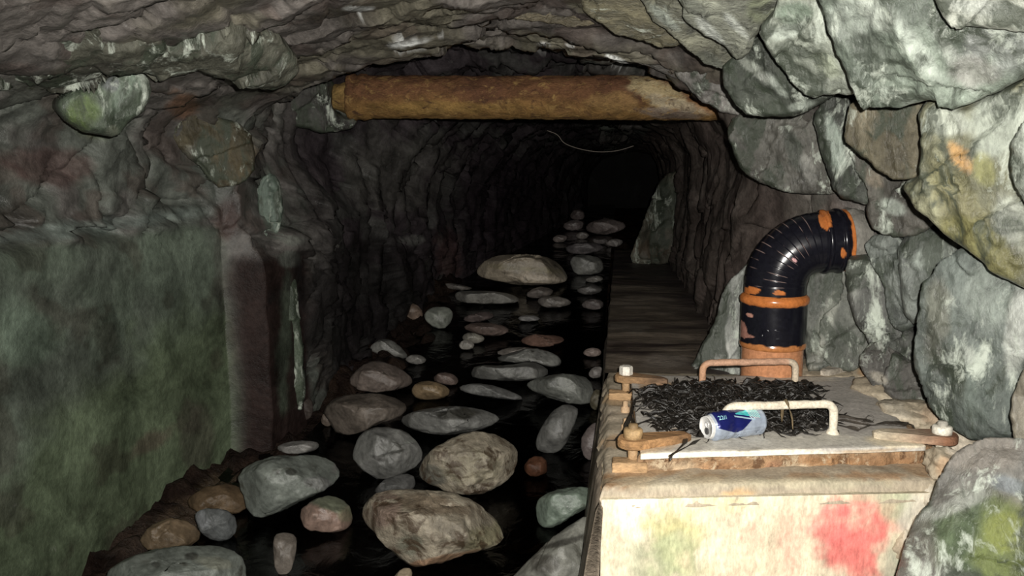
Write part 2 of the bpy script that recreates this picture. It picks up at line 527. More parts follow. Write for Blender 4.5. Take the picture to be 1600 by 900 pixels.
def build_shell():
    nph = 760
    ph = np.linspace(PH0, PH1, nph)
    ys = [-0.6]
    while ys[-1] < 11.5:
        y = ys[-1]
        st = 0.05 if y < 1.0 else 0.0065 * max(y, 1.4)
        if 2.92 < y < 3.02: st = 0.005
        ys.append(y + st)
    ys = np.array(ys); ny = len(ys)
    KR = np.array([prof_R(p, ph) for _, p in KEYS])
    ker = np.exp(-0.5 * (np.arange(-8, 9) / 3.0) ** 2); ker /= ker.sum()
    KR = np.array([np.convolve(np.pad(r, 8, 'edge'), ker, 'valid') for r in KR])
    ky = np.array([k[0] for k in KEYS])
    R = np.empty((ny, nph))
    for j in range(nph):
        R[:, j] = np.interp(ys, ky, KR[:, j])
    # roof steps up behind the near arch lip
    lipw = sstep(.25, .45, np.sin(ph))[None, :] * sstep(3.16, 3.19, ys)[:, None] * (1 - sstep(3.6, 4.2, ys))[:, None]
    R = R + 0.05 * lipw
    dx, dz = np.cos(ph), np.sin(ph)
    Yg = np.repeat(ys[:, None], nph, 1)
    P = np.stack([AX + R * dx[None], Yg, AZ + R * dz[None]], 2).reshape(-1, 3)
    x, y, z = P[:, 0], P[:, 1], P[:, 2]
    left = sstep(-1.2, -1.3, x) * 1.0
    leftw = (x < -0.9)
    conc = left * (1 - sstep(.93, .975, z)) * (1 - sstep(2.94, 2.97, y))
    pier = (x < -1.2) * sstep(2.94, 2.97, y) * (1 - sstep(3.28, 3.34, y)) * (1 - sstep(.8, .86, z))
    smooth = np.clip(conc + pier, 0, 1)
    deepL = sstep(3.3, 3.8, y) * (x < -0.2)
    roof = sstep(1.3, 1.5, z) * (1 - sstep(3.2, 3.6, y))
    # rock relief
    warp = np.stack([fbm(P * 2.5, 3, 41), fbm(P * 2.5, 3, 45), fbm(P * 2.5, 3, 49)], 1) * 0.12
    Q = P + warp
    h1, b1 = facets(Q * np.array([4.0, 4.0, 4.0]), 3, 0.7)
    h2, b2 = facets(Q * np.array([3.2, 9.0, 6.0]), 17, 0.8)      # roof strata
    h3, b3 = facets(Q * np.array([4.0, 7.5, 2.1]), 29, 0.5)      # upright stones deeper in
    h4, b4 = facets(Q * np.array([13., 13., 11.]), 57, 0.8)
    rightw = (x > .1) * sstep(2.5, 2.9, y) * (1 - roof)
    big = fbm(P * 1.7, 3, 61)
    fine = fbm(P * 14, 4, 71)
    rel = (0.035 * h1 - 0.03 * (1 - sstep(0, .12, b1))) * (1 - roof) * (1 - deepL)
    rel += roof * (0.012 * h2 - 0.010 * (1 - sstep(0, .10, b2)) + 0.004 * h1)
    rel += deepL * (0.035 * h3 + 0.03 * sstep(0, .3, b3) - 0.03)
    rel += 0.008 * h4 * (1 - .6 * roof) + 0.035 * big * (1 - .5 * roof) + 0.007 * fine
    rel = rel * (1 - .65 * rightw) + rightw * .03 * fbm(P * np.array([5, 5, 1.5]), 3, 66)
    rel = rel * (1 - smooth) + smooth * (0.006 * fbm(P * 5, 3, 81) + 0.0022 * fine)
    fade = np.clip((11.3 - y) / .5, 0, 1)
    rel = np.clip(rel, -.14, .11) * fade
    dirv = np.stack([np.tile(dx, ny), np.zeros(ny * nph), np.tile(dz, ny)], 1)
    V = P - dirv * rel[:, None]
    # ---- albedo by kind of stone, with roof highlights painted in
    base = np.array([0.085, 0.08, 0.074])
    C = np.tile(base, (len(P), 1))

    def put(w, col):
        nonlocal C
        w = np.clip(w, 0, 1)[:, None]
        C = C * (1 - w) + np.asarray(col) * w
    nz = fbm(P * 3, 4, 91); nz2 = fbm(P * 7, 4, 97)
    put(roof * .8, (0.125, 0.112, 0.102))
    put(roof * sstep(-.1, .4, nz) * .7, (0.13, 0.122, 0.085))
    put(sstep(-.2, .3, nz) * (1 - roof) * .6, (0.065, 0.08, 0.066))
    put(sstep(.1, .5, nz2) * .5, (0.06, 0.042, 0.036))
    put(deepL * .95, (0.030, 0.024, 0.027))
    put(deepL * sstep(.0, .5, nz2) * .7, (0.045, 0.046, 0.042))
    # left concrete wall: grey-green, greener below
    put(conc, (0.072, 0.084, 0.068))
    put(conc * sstep(-.2, .5, nz) * .8, (0.10, 0.125, 0.095))
    low = 1 - sstep(.35, .62, z + .25 * (y - 2.2) * -1 + .1 * nz2)
    put(conc * low * .8, (0.075, 0.098, 0.055))
    put(conc * sstep(.25, .6, nz2) * .5, (0.035, 0.03, 0.023))
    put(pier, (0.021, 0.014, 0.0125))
    right = (x > .2) * sstep(2.6, 3.2, y)
    put(right * .8, (0.085, 0.064, 0.056))
    put(right * sstep(0, .5, nz2) * .5, (0.12, 0.105, 0.092))
    C = patches(V, C, [
        (140, 180, 50, 30, 20, (0.08, 0.10, 0.05), .4),
        (285, 165, 30, 22, 0, (0.13, 0.07, 0.04), .7),
        (365, 235, 40, 30, 0, (0.10, 0.075, 0.045), .7),
        (60, 255, 90, 30, 10, (0.055, 0.033, 0.03), .7),
        (140, 355, 190, 14, -8, (0.12, 0.145, 0.13), .6),
        (30, 520, 60, 60, 0, (0.10, 0.135, 0.10), .6),
        (425, 325, 18, 60, -8, (0.08, 0.10, 0.08), .85),
        (445, 540, 13, 115, 3, (0.055, 0.068, 0.05), .85),
        (345, 420, 12, 70, 0, (0.06, 0.06, 0.05), .5),
        (355, 345, 20, 40, 0, (0.055, 0.034, 0.03), .7),
        (455, 375, 20, 10, 0, (0.15, 0.16, 0.14), .7),
        (450, 405, 18, 14, 0, (0.10, 0.11, 0.095), .7),
        (640, 375, 25, 10, 0, (0.12, 0.12, 0.11), .6),
        (700, 400, 22, 50, 0, (0.06, 0.035, 0.033), .7),
        (240, 690, 40, 20, -30, (0.07, 0.05, 0.04), .6),
        (310, 690, 30, 60, 0, (0.06, 0.05, 0.042), .5),
        (640, 67, 36, 6, -10, (0.75, 0.77, 0.75), .95),  # wet highlights along the roof, painted as white strips
        (560, 14, 28, 4, 0, (0.7, 0.72, 0.7), .8),
        (690, 55, 10, 3, 0, (0.6, 0.6, 0.58), .8), (850, 70, 12, 3, 0, (0.6, 0.6, 0.58), .8),
        (715, 47, 9, 2.5, 0, (0.6, 0.6, 0.58), .8), (890, 72, 9, 3, 20, (0.6, 0.6, 0.58), .8),
        (968, 97, 26, 5, 28, (0.75, 0.77, 0.74), .95),  # another roof highlight painted in white
        (1172, 230, 4, 42, -18, (0.7, 0.7, 0.68), .8),
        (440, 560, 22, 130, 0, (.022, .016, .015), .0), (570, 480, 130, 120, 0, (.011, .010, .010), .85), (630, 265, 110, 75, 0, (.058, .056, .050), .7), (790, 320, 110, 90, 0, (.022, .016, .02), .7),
        (1340, 400, 30, 80, 0, (0.17, 0.16, 0.145), .8),
    ], seed=3)
    # three continuous surfaces sharing their borders
    jr = int(np.searchsorted(ph, radians(62)))
    jl = int(np.searchsorted(ph, radians(141)))
    V = V.reshape(ny, nph, 3); C = C.reshape(ny, nph, 3)
    res = []
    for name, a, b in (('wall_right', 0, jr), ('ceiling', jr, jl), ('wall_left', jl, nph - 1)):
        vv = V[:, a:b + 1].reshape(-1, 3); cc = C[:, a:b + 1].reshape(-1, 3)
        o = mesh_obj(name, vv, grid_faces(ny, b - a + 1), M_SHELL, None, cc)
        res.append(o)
    set_props(res[0], 'grey-green jointed bedrock wall beside the chamber and vent pipe', None, None, 'structure')
    set_props(res[1], 'low arched roof of grey-brown layered rock', None, None, 'structure')
    set_props(res[2], 'green-stained damp wall with a flat lower face and rough rock above', None, None, 'structure')
    # far end, where the passage closes; coloured near black for unlit distance
    ring = V[-1]
    cen = ring.mean(0)
    vv = np.vstack([ring, [cen]])
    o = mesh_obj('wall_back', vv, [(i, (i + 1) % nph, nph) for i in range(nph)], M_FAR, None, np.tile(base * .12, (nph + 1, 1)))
    set_props(o, 'rock closing the far end of the passage, coloured near black for unlit distance', None, None, 'structure')
    return res


W_RIGHT, CEIL, W_LEFT = build_shell()


# ------------------------------------------------------------------ rock slabs standing out of walls and roof
def poly_sd(pts, poly):
    """signed distance to polygon (inside positive) + nearest boundary point"""
    n = len(pts)
    best = np.full(n, 1e9); near = np.zeros((n, 2)); inside = np.zeros(n, bool)
    m = len(poly)
    for k in range(m):
        a = poly[k]; b = poly[(k + 1) % m]
        e = b - a
        t = np.clip(((pts - a) @ e) / max(e @ e, 1e-12), 0, 1)
        q = a + t[:, None] * e
        d = np.linalg.norm(pts - q, axis=1)
        m_ = d < best
        best = np.where(m_, d, best); near[m_] = q[m_]
        c = ((a[1] > pts[:, 1]) != (b[1] > pts[:, 1]))
        xi = a[0] + (pts[:, 1] - a[1]) * (b[0] - a[0]) / (b[1] - a[1] if abs(b[1] - a[1]) > 1e-12 else 1e-12)
        inside ^= c & (pts[:, 0] < xi)
    return np.where(inside, best, -best), near


def smooth_closed(P, it=2):
    for _ in range(it):
        Q = []
        for a, b in zip(P, np.roll(P, -1, axis=0)):
            Q += [a * .75 + b * .25, a * .25 + b * .75]
        P = np.array(Q)
    return P


def slab(poly, Y0, n, thick=0.12, bulge=0.012, rim=0.009, rough=0.02, base=(.16, .17, .14), pat=(), seed=0, parent=None,
         mat=None, ridges=(), name='rock_slab', step=None, jag=0.006, grow=0.0):
    poly = np.array(poly, float)
    if grow:      # the upper and nearer sides run on behind the neighbouring slab
        e = np.roll(poly, -1, 0) - np.roll(poly, 1, 0)
        nr = np.stack([e[:, 1], -e[:, 0]], 1) / np.maximum(np.linalg.norm(e, axis=1), 1e-6)[:, None]
        a2 = np.sum(poly[:, 0] * np.roll(poly[:, 1], -1) - np.roll(poly[:, 0], -1) * poly[:, 1])
        if a2 < 0: nr = -nr
        poly = poly + nr * (grow * np.maximum(0, nr @ np.array([.6, -.8])))[:, None]
    n = unit(n)
    c = poly.mean(0)
    p0 = on_y(c[0], c[1], Y0)
    u = unit(np.cross([0, 0, 1.0], n)); v = np.cross(n, u)
    P3 = np.array([on_plane(a, b, p0, n) for a, b in poly])
    P2 = np.stack([(P3 - p0) @ u, (P3 - p0) @ v], 1)
    P2 = smooth_closed(P2, 1)
    # densify and roughen outline
    dens = np.array(densify(list(P2) + [P2[0]], 0.012)[:-1])
    w3 = np.column_stack([dens * 18, np.full(len(dens), seed * 3.7)])
    dens = dens + np.stack([fbm(w3, 3, seed), fbm(w3 + 50, 3, seed)], 1) * jag
    lo, hi = dens.min(0), dens.max(0)
    st = step or max(0.006, (hi - lo).max() / 110)
    gx = np.arange(lo[0] - st, hi[0] + 2 * st, st); gy = np.arange(lo[1] - st, hi[1] + 2 * st, st)
    G = np.stack(np.meshgrid(gx, gy, indexing='ij'), 2)
    nx, nyy = len(gx), len(gy)
    pts = G.reshape(-1, 2)
    sd, near = poly_sd(pts, dens)
    keep = sd > -st * 0.75
    snap = keep & (sd < st * 0.35)
    pts = np.where(snap[:, None], near, pts)
    sd = np.where(snap, 0, sd)
    W = p0 + pts[:, :1] * u + pts[:, 1:] * v
    hgt = bulge * (1 - np.exp(-np.maximum(sd, 0) / rim))
    aniso = np.column_stack([pts[:, 0] * 9 + pts[:, 1] * 2, pts[:, 1] * 4, np.full(len(pts), seed * 5.3)])
    fh, fb = facets(np.column_stack([pts * np.array([7., 5.]), np.full(len(pts), seed * 1.37)])
                    + fbm(W * 5, 2, seed)[:, None] * .35, seed, 0.9)
    edge = sstep(0, .02, sd)
    hgt = hgt + rough * (0.55 * fbm(aniso * .6, 4, seed) + 0.45 * fh) * edge + 0.0055 * fbm(W * 30, 4, seed + 3, .6)
    for (x0, y0, x1, y1, hh, wd) in ridges:      # ridge line between two photo points
        a = on_plane(x0, y0, p0, n) - p0; b = on_plane(x1, y1, p0, n) - p0
        a2 = np.array([a @ u, a @ v]); b2 = np.array([b @ u, b @ v]); e = b2 - a2
        t = np.clip(((pts - a2) @ e) / (e @ e), 0, 1)
        d = np.linalg.norm(pts - (a2 + t[:, None] * e), axis=1)
        hgt = hgt + hh * np.exp(-d / wd) * edge
    W = W + n * hgt[:, None]
    idx = -np.ones(len(pts), int)
    faces = []
    K = keep.reshape(nx, nyy)
    ok = K[:-1, :-1] & K[1:, :-1] & K[1:, 1:] & K[:-1, 1:]
    used = np.zeros((nx, nyy), bool)
    for i, j in zip(*np.nonzero(ok)):
        used[i:i + 2, j:j + 2] = True
    ids = np.nonzero(used.ravel())[0]
    idx[ids] = np.arange(len(ids))
    for i, j in zip(*np.nonzero(ok)):
        faces.append((idx[i * nyy + j], idx[(i + 1) * nyy + j], idx[(i + 1) * nyy + j + 1], idx[i * nyy + j + 1]))
    V = W[ids]
    # skirt: sides run back into the rock
    cnt = {}
    for f in faces:
        for a, b in zip(f, f[1:] + f[:1]):
            k = (min(a, b), max(a, b))
            cnt[k] = cnt.get(k, 0) + 1 if k in cnt else 1
            if cnt[k] == 1: cnt[(k, 'd')] = (a, b)
    bd = [cnt[(k, 'd')] for k in list(cnt) if len(k) == 2 and not isinstance(k[1], str) and cnt[k] == 1]
    bv = sorted({a for e in bd for a in e})
    rings = []
    base_n = len(V)
    pos = {v_: q for q, v_ in enumerate(bv)}
    Vb = V[bv]
    cen = V.mean(0)
    levels = [0.012, thick * .4, thick]
    inset = [0.0, 0.03, 0.08]
    allV = [V]
    for l_, ins in zip(levels, inset):
        q = Vb - n * l_ + (cen - Vb) * ins
        q = q + np.stack([fbm(q * 15, 2, seed + 8)] * 3, 1) * 0.004
        allV.append(q)
    nb = len(bv)
    for a, b in bd:
        pa, pb = pos[a], pos[b]
        faces.append((b, a, base_n + pa, base_n + pb))
        for r in range(len(levels) - 1):
            o0 = base_n + r * nb; o1 = base_n + (r + 1) * nb
            faces.append((o0 + pb, o0 + pa, o1 + pa, o1 + pb))
    # closed back
    allV.append(np.array([cen - n * thick * 1.05]))
    last = base_n + len(levels) * nb
    o1 = base_n + (len(levels) - 1) * nb
    for a, b in bd:
        faces.append((o1 + pos[b], o1 + pos[a], last))
    V = np.concatenate(allV)
    nz = fbm(V * 6, 4, seed + 2)[:, None]
    C = np.asarray(base) * (1 + .35 * nz)
    C = patches(V, np.clip(C, 0.01, 1), pat, seed=seed)
    return mesh_obj(name, V, faces, mat or M_SLAB, parent, C)


GRN = (0.17, 0.20, 0.165); PAL = (0.36, 0.40, 0.35); DRK = (0.07, 0.078, 0.065); BRN = (0.17, 0.15, 0.105)
OLV = (0.20, 0.20, 0.09); ORG = (0.42, 0.25, 0.10); GRY = (0.21, 0.21, 0.195); WHT = (0.55, 0.58, 0.53)

SLABS = [
    # big pale slabs of the right haunch
    dict(poly=[(1262, -60), (1285, 30), (1300, 70), (1318, 110), (1335, 148), (1350, 165), (1390, 169), (1440, 160), (1470, 153),
               (1490, 161), (1510, 165), (1540, 152), (1575, 132), (1660, 85), (1660, -60)], Y0=1.86, n=(-.5, -.62, -.6), thick=.14,
         bulge=.02, rough=.03, base=GRN, parent=CEIL, seed=11, ridges=[(1485, 150, 1395, -20, .035, .05)],
         pat=[(1340, 20, 30, 60, 60, PAL, .7), (1420, 60, 90, 16, 55, PAL, .8), (1370, 90, 50, 25, 40, DRK, .6), (1400, 150, 40, 10, 20, PAL, .6),
              (1530, 60, 30, 40, 0, (.30, .31, .30), .7), (1490, 90, 12, 70, -30, (.42, .45, .40), .7), (1520, 110, 40, 25, 0, (.24, .23, .21), .6),
              (1580, 60, 50, 50, 0, (.36, .38, .36), .6), (1370, 20, 18, 40, -40, (.46, .50, .44), .7)]),
    dict(poly=[(1448, -60), (1462, 15), (1488, 37), (1530, 42), (1565, 47), (1600, 48), (1660, 48), (1660, -60)], Y0=1.62, n=(-.45, -.6, -.66),
         base=(.42, .44, .38), parent=CEIL, seed=12, thick=.16, pat=[(1540, 10, 60, 20, 10, WHT, .7)]),
    dict(poly=[(1185, 44), (1215, 22), (1232, -60), (1268, -60), (1290, 30), (1310, 75), (1335, 140), (1328, 152), (1300, 146), (1265, 153),
               (1235, 128), (1200, 78)], Y0=2.12, n=(-.4, -.7, -.6), base=(.22, .24, .20), parent=CEIL, seed=13, rough=.025,
         pat=[(1230, 50, 30, 12, -20, PAL, .8), (1290, 100, 30, 20, 40, (.28, .31, .23), .7), (1240, 20, 30, 20, 0, (.15, .20, .15), .7),
              (1260, 130, 40, 8, 30, PAL, .6)]),
    dict(poly=[(1125, 108), (1150, 96), (1180, 70), (1205, 95), (1240, 130), (1268, 150), (1312, 146), (1280, 165), (1240, 182), (1185, 182),
               (1155, 178), (1138, 150)], Y0=2.42, n=(-.4, -.8, -.45), base=DRK, parent=CEIL, seed=14, rough=.035,
         pat=[(1215, 135, 30, 10, 45, PAL, .8), (1250, 165, 30, 9, -10, PAL, .6), (1180, 110, 40, 8, 40, (.26, .28, .24), .7)]),
    dict(poly=[(1048, -60), (1065, 20), (1090, 50), (1125, 68), (1148, 96), (1165, 92), (1185, 46), (1212, 20), (1228, -60)], Y0=2.25,
         n=(-.15, -.62, -.77), base=(.24, .25, .2), parent=CEIL, seed=15, rough=.03, mat=M_SLAB2,
         pat=[(1110, 50, 40, 9, 45, WHT, .8), (1150, 40, 30, 8, 45, WHT, .7), (1190, 15, 30, 25, 0, (.2, .22, .14), .8), (1085, 10, 30, 12, 40, DRK, .6)]),
    dict(poly=[(985, -60), (1000, 10), (1035, 45), (1075, 80), (1110, 106), (1140, 110), (1146, 94), (1110, 62), (1080, 45), (1060, 15), (1046, -60)],
         Y0=2.4, n=(-.12, -.6, -.8), base=(.20, .20, .15), parent=CEIL, seed=16, rough=.03, mat=M_SLAB2, thick=.1,
         pat=[(1040, 30, 40, 8, 40, PAL, .7), (1110, 95, 30, 12, 35, DRK, .7)]),
    dict(poly=[(900, -60), (905, 12), (935, 35), (965, 52), (1000, 60), (1040, 75), (1060, 72), (1030, 40), (1000, 10), (985, -60)], Y0=2.5,
         n=(-.1, -.6, -.8), base=(.17, .155, .10), parent=CEIL, seed=17, rough=.025, mat=M_SLAB2, thick=.09),
    dict(poly=[(700, -60), (720, 10), (790, 22), (845, 36), (905, 42), (935, 35), (900, 5), (890, -60)], Y0=2.62, n=(-.05, -.55, -.83),
         base=(.17, .145, .095), parent=CEIL, seed=18, rough=.02, mat=M_SLAB2, thick=.08),
    dict(poly=[(1045, 104), (1085, 100), (1125, 112), (1140, 150), (1160, 178), (1135, 182), (1100, 160), (1070, 135)], Y0=2.95,
         n=(-.25, -.85, -.45), base=(.20, .19, .175), parent=CEIL, seed=19, rough=.02),
    dict(poly=[(960, 62), (1040, 80), (1090, 104), (1070, 128), (1040, 118), (1000, 98), (960, 85)], Y0=3.0,
         n=(-.15, -.75, -.6), base=(.13, .12, .108), parent=CEIL, seed=20, rough=.02, mat=M_SLAB2,
         pat=[(972, 98, 24, 5, 28, (.7, .72, .69), .95)]),  # painted highlight: white strip in the slab's colour
    # wall behind the elbow
    dict(poly=[(1136, 190), (1165, 186), (1225, 182), (1268, 186), (1282, 220), (1292, 262), (1310, 300), (1272, 306), (1240, 302), (1195, 290),
               (1160, 270), (1142, 230)], Y0=2.86, n=(-.5, -.85, -.1), base=(.115, .112, .098), parent=W_RIGHT, seed=21, rough=.03,
         pat=[(1240, 230, 14, 40, -20, DRK, .8), (1150, 210, 20, 14, 0, (.25, .25, .22), .6), (1262, 262, 10, 25, -20, (.3, .3, .27), .6)]),
    dict(poly=[(1270, 186), (1300, 152), (1320, 158), (1326, 190), (1322, 225), (1345, 262), (1372, 300), (1360, 318), (1330, 312), (1305, 305),
               (1290, 262), (1276, 215)], Y0=2.6, n=(-.6, -.8, -.05), base=(.075, .08, .07), parent=W_RIGHT, seed=22, rough=.025,
         pat=[(1304, 222, 16, 50, -12, (.36, .42, .36), .9)]),
    dict(poly=[(1322, 190), (1335, 165), (1362, 173), (1430, 168), (1440, 210), (1446, 256), (1432, 281), (1400, 284), (1375, 264), (1340, 242),
               (1322, 215)], Y0=2.24, n=(-.6, -.78, -.1), base=(.14, .125, .085), parent=W_RIGHT, seed=23, rough=.022, thick=.14,
         pat=[(1350, 190, 30, 25, 0, BRN, .5)]),
    dict(poly=[(1438, 162), (1480, 154), (1510, 166), (1560, 140), (1660, 96), (1660, 475), (1600, 447), (1555, 425), (1520, 402), (1498, 384),
               (1475, 370), (1452, 345), (1430, 320), (1410, 292), (1436, 282), (1446, 256), (1440, 210)], Y0=1.98, n=(-.6, -.78, -.12), thick=.2,
         base=(.19, .19, .125), parent=W_RIGHT, seed=24, rough=.03, bulge=.03,
         ridges=[(1452, 215, 1600, 440, .02, .03), (1478, 228, 1510, 275, .02, .009), (1510, 275, 1542, 312, .02, .009), (1556, 320, 1572, 370, .018, .009), (1572, 370, 1600, 405, .018, .009), (1450, 250, 1475, 330, .012, .012)],
         pat=[(1480, 190, 40, 25, 20, (.40, .43, .37), .8), (1560, 190, 50, 60, 0, (.40, .44, .38), .8), (1585, 340, 30, 60, -20, (.50, .53, .46), .8),
              (1490, 310, 70, 40, 50, (.17, .16, .085), .8), (1540, 390, 80, 30, 38, (.20, .19, .08), .8), (1500, 245, 32, 12, 55, ORG, .9),
              (1540, 270, 20, 30, -20, (.30, .30, .12), .6), (1580, 415, 30, 20, 40, (.22, .21, .10), .6)]),
    dict(poly=[(1580, 200), (1660, 150), (1660, 360), (1606, 330), (1590, 300), (1578, 260)], Y0=1.75, n=(-.7, -.7, -.05), thick=.10, bulge=.006,
         base=(.33, .36, .31), parent=W_RIGHT, seed=25, rough=.02),
    dict(poly=[(1320, 228), (1345, 246), (1378, 268), (1408, 290), (1430, 322), (1450, 346), (1440, 372), (1405, 372), (1368, 362), (1350, 330),
               (1360, 306), (1340, 262)], Y0=2.48, n=(-.6, -.78, -.1), base=(.08, .076, .066), parent=W_RIGHT, seed=26, rough=.035,
         pat=[(1398, 325, 26, 14, 30, (.34, .38, .33), .8), (1365, 280, 20, 12, 40, (.18, .15, .11), .6)]),
    # upright grey-green rocks right of the pipe
    dict(poly=[(1352, 372), (1392, 376), (1400, 420), (1412, 470), (1420, 506), (1400, 520), (1384, 498), (1378, 440), (1356, 410)], Y0=2.55,
         n=(-.65, -.75, .05), base=(0.133, 0.147, 0.133), parent=W_RIGHT, seed=27, rough=.03, pat=[(1395, 440, 8, 60, -15, (.3, .33, .3), .6)]),
    dict(poly=[(1400, 374), (1440, 368), (1472, 376), (1502, 392), (1478, 430), (1450, 455), (1440, 500), (1420, 508), (1408, 450)], Y0=2.45,
         n=(-.6, -.78, .05), base=(0.140, 0.154, 0.140), parent=W_RIGHT, seed=28, rough=.035,
         pat=[(1450, 400, 25, 18, -40, (.32, .36, .32), .7), (1470, 385, 30, 12, 30, DRK, .6)]),
    dict(poly=[(1318, 400), (1350, 412), (1376, 442), (1382, 498), (1400, 522), (1424, 545), (1432, 582), (1400, 575), (1360, 545), (1330, 490)],
         Y0=2.6, n=(-.65, -.75, .1), base=(0.119, 0.122, 0.112), parent=W_RIGHT, seed=29, rough=.04,
         pat=[(1330, 440, 14, 40, -10, (.27, .28, .25), .7), (1380, 530, 40, 14, 35, DRK, .6)]),
    dict(poly=[(1258, 420), (1300, 430), (1322, 420), (1335, 492), (1352, 545), (1340, 580), (1290, 580), (1256, 584)], Y0=2.78,
         n=(-.5, -.85, .1), base=(0.133, 0.140, 0.122), parent=W_RIGHT, seed=30, rough=.045,
         pat=[(1290, 500, 12, 60, 20, (.34, .35, .3), .6), (1310, 540, 14, 40, 20, DRK, .6), (1275, 560, 12, 30, 20, (.3, .3, .26), .6)]),
    dict(poly=[(1335, 560), (1365, 545), (1400, 572), (1432, 585), (1448, 625), (1430, 640), (1395, 632), (1360, 600)], Y0=2.5,
         n=(-.55, -.7, .45), base=(.11, .105, .095), parent=W_RIGHT, seed=31, rough=.04,
         pat=[(1372, 590, 22, 10, 30, (.36, .33, .27), .8), (1395, 575, 8, 22, 20, (.3, .31, .28), .7)]),
    dict(poly=[(1436, 445), (1462, 425), (1482, 402), (1512, 396), (1560, 426), (1660, 470), (1660, 560), (1600, 590), (1588, 610), (1582, 655),
               (1600, 690), (1540, 690), (1508, 684), (1474, 656), (1445, 626), (1430, 582), (1427, 545), (1434, 490)], Y0=2.08,
         n=(-.58, -.8, .02), thick=.22, bulge=.05, rim=.05, base=(.13, .15, .135), parent=W_RIGHT, seed=32, rough=.03,
         pat=[(1540, 470, 40, 60, 0, (.30, .34, .30), .7), (1590, 520, 22, 80, 10, (.46, .48, .44), .8), (1490, 560, 30, 25, 0, DRK, .6),
              (1530, 610, 25, 70, 0, (.09, .11, .095), .6), (1465, 500, 24, 60, 0, (.17, .17, .13), .6), (1516, 555, 10, 18, 0, (.40, .43, .38), .8)]),
    dict(poly=[(1586, 600), (1610, 575), (1660, 560), (1660, 760), (1600, 740), (1578, 665)], Y0=1.85, n=(-.6, -.8, .05), thick=.16,
         base=(.26, .24, .19), parent=W_RIGHT, seed=33, rough=.02),
    # rock in the lower right corner, standing in front of the chamber
    dict(poly=[(1515, 690), (1560, 680), (1660, 690), (1660, 1010), (1405, 1010), (1400, 890), (1408, 850), (1420, 828), (1432, 806),
               (1446, 790), (1458, 765), (1470, 738), (1490, 712)], Y0=1.73, n=(-.35, -.86, .38), thick=.26, bulge=.05, rim=.05,
         base=(.15, .145, .13), parent=W_RIGHT, seed=34, rough=.035,
         pat=[(1540, 850, 110, 80, 10, (.07, .10, .05), .85), (1590, 850, 80, 90, 30, (.15, .175, .04), .5), (1575, 830, 40, 30, 0, (.22, .24, .05), .4),
              (1440, 860, 30, 60, 0, (.13, .125, .11), .6), (1490, 790, 60, 14, -20, (.30, .31, .28), .6), (1530, 710, 70, 30, 0, (.20, .18, .155), .7),
              (1580, 760, 40, 14, 20, (.17, .20, .22), .6)]),
    # leaning slab behind the vent pipe
    dict(poly=[(1076, 580), (1094, 545), (1110, 512), (1124, 482), (1128, 452), (1150, 425), (1175, 405), (1200, 420), (1200, 590), (1120, 595)],
         Y0=3.02, n=(-.5, -.84, .2), thick=.12, base=(.24, .25, .23), parent=W_RIGHT, seed=35, rough=.03, mat=M_SLAB,
         pat=[(1150, 530, 8, 60, 30, (.40, .41, .38), .7), (1140, 480, 6, 50, 25, DRK, .5), (1120, 560, 30, 6, -45, (.45, .45, .42), .6)]),
    # leaning pillar slab far along the ledge
    dict(poly=[(980, 412), (1000, 360), (1018, 310), (1035, 275), (1062, 262), (1075, 300), (1066, 360), (1060, 408), (1020, 414)], Y0=6.5,
         n=(-.4, -.9, .1), thick=.25, base=(.085, .08, .062), parent=W_RIGHT, seed=36, rough=.06, bulge=.06, rim=.08, step=.015,
         pat=[(1040, 320, 25, 40, 0, (.06, .075, .055), .7), (1020, 390, 30, 14, 0, (.12, .09, .065), .7)]),
    # left: overhanging roof layer and hanging rocks
    dict(poly=[(-60, -40), (100, -40), (300, -10), (420, 50), (475, 105), (445, 140), (395, 138), (345, 124), (318, 112), (290, 105), (262, 118),
               (240, 122), (215, 110), (185, 102), (165, 125), (130, 142), (85, 145), (40, 136), (-60, 128)], Y0=2.06, n=(.35, -.3, -.88),
         thick=.12, base=(.095, .095, .075), parent=CEIL, seed=41, rough=.03, bulge=.05, rim=.05,
         pat=[(60, 60, 70, 14, 10, (.20, .22, .19), .6), (300, 20, 50, 14, -20, (.20, .22, .15), .6), (150, 20, 80, 20, 0, (.12, .10, .06), .6), (60, 118, 110, 16, 6, (.03, .027, .026), .6), (150, 110, 60, 14, -20, (.03, .026, .025), .5)]),  # last two dark patches paint shade on the lip's underside
    dict(poly=[(88, 168), (98, 148), (130, 132), (165, 118), (190, 100), (218, 108), (238, 130), (230, 168), (206, 192), (182, 216), (152, 210),
               (112, 200)], Y0=2.12, n=(.72, -.65, -.1), thick=.12, base=(.12, .15, .11), parent=W_LEFT, seed=42, rough=.025, bulge=.03,
         pat=[(125, 172, 32, 38, 30, (.12, .17, .06), .9), (200, 140, 14, 45, 35, (.17, .22, .17), .7), (172, 125, 14, 20, 0, (.16, .16, .18), .6),
              (175, 205, 10, 9, 0, (.24, .26, .2), .7)]),
    dict(poly=[(262, 200), (280, 178), (315, 165), (350, 185), (385, 196), (402, 235), (395, 280), (348, 298), (322, 272), (285, 240)], Y0=2.9,
         n=(.6, -.78, -.1), thick=.14, base=(.085, .074, .048), parent=W_LEFT, seed=43, rough=.05, bulge=.04,
         pat=[(285, 165, 20, 14, 0, (.19, .11, .06), .8), (360, 260, 30, 30, 0, (.12, .095, .05), .6), (300, 240, 18, 12, 30, (.18, .18, .15), .6)]),
    dict(poly=[(405, 280), (425, 265), (440, 300), (445, 335), (430, 375), (420, 395), (410, 360), (402, 330)], Y0=3.16, n=(.4, -.9, 0), thick=.1,
         base=(.085, .11, .09), parent=W_LEFT, seed=44, rough=.03, bulge=.03),
    dict(poly=[(425, 128), (470, 110), (505, 116), (522, 128), (518, 145), (518, 168), (530, 182), (560, 188), (550, 205), (500, 208), (450, 195), (425, 165)], Y0=3.6,
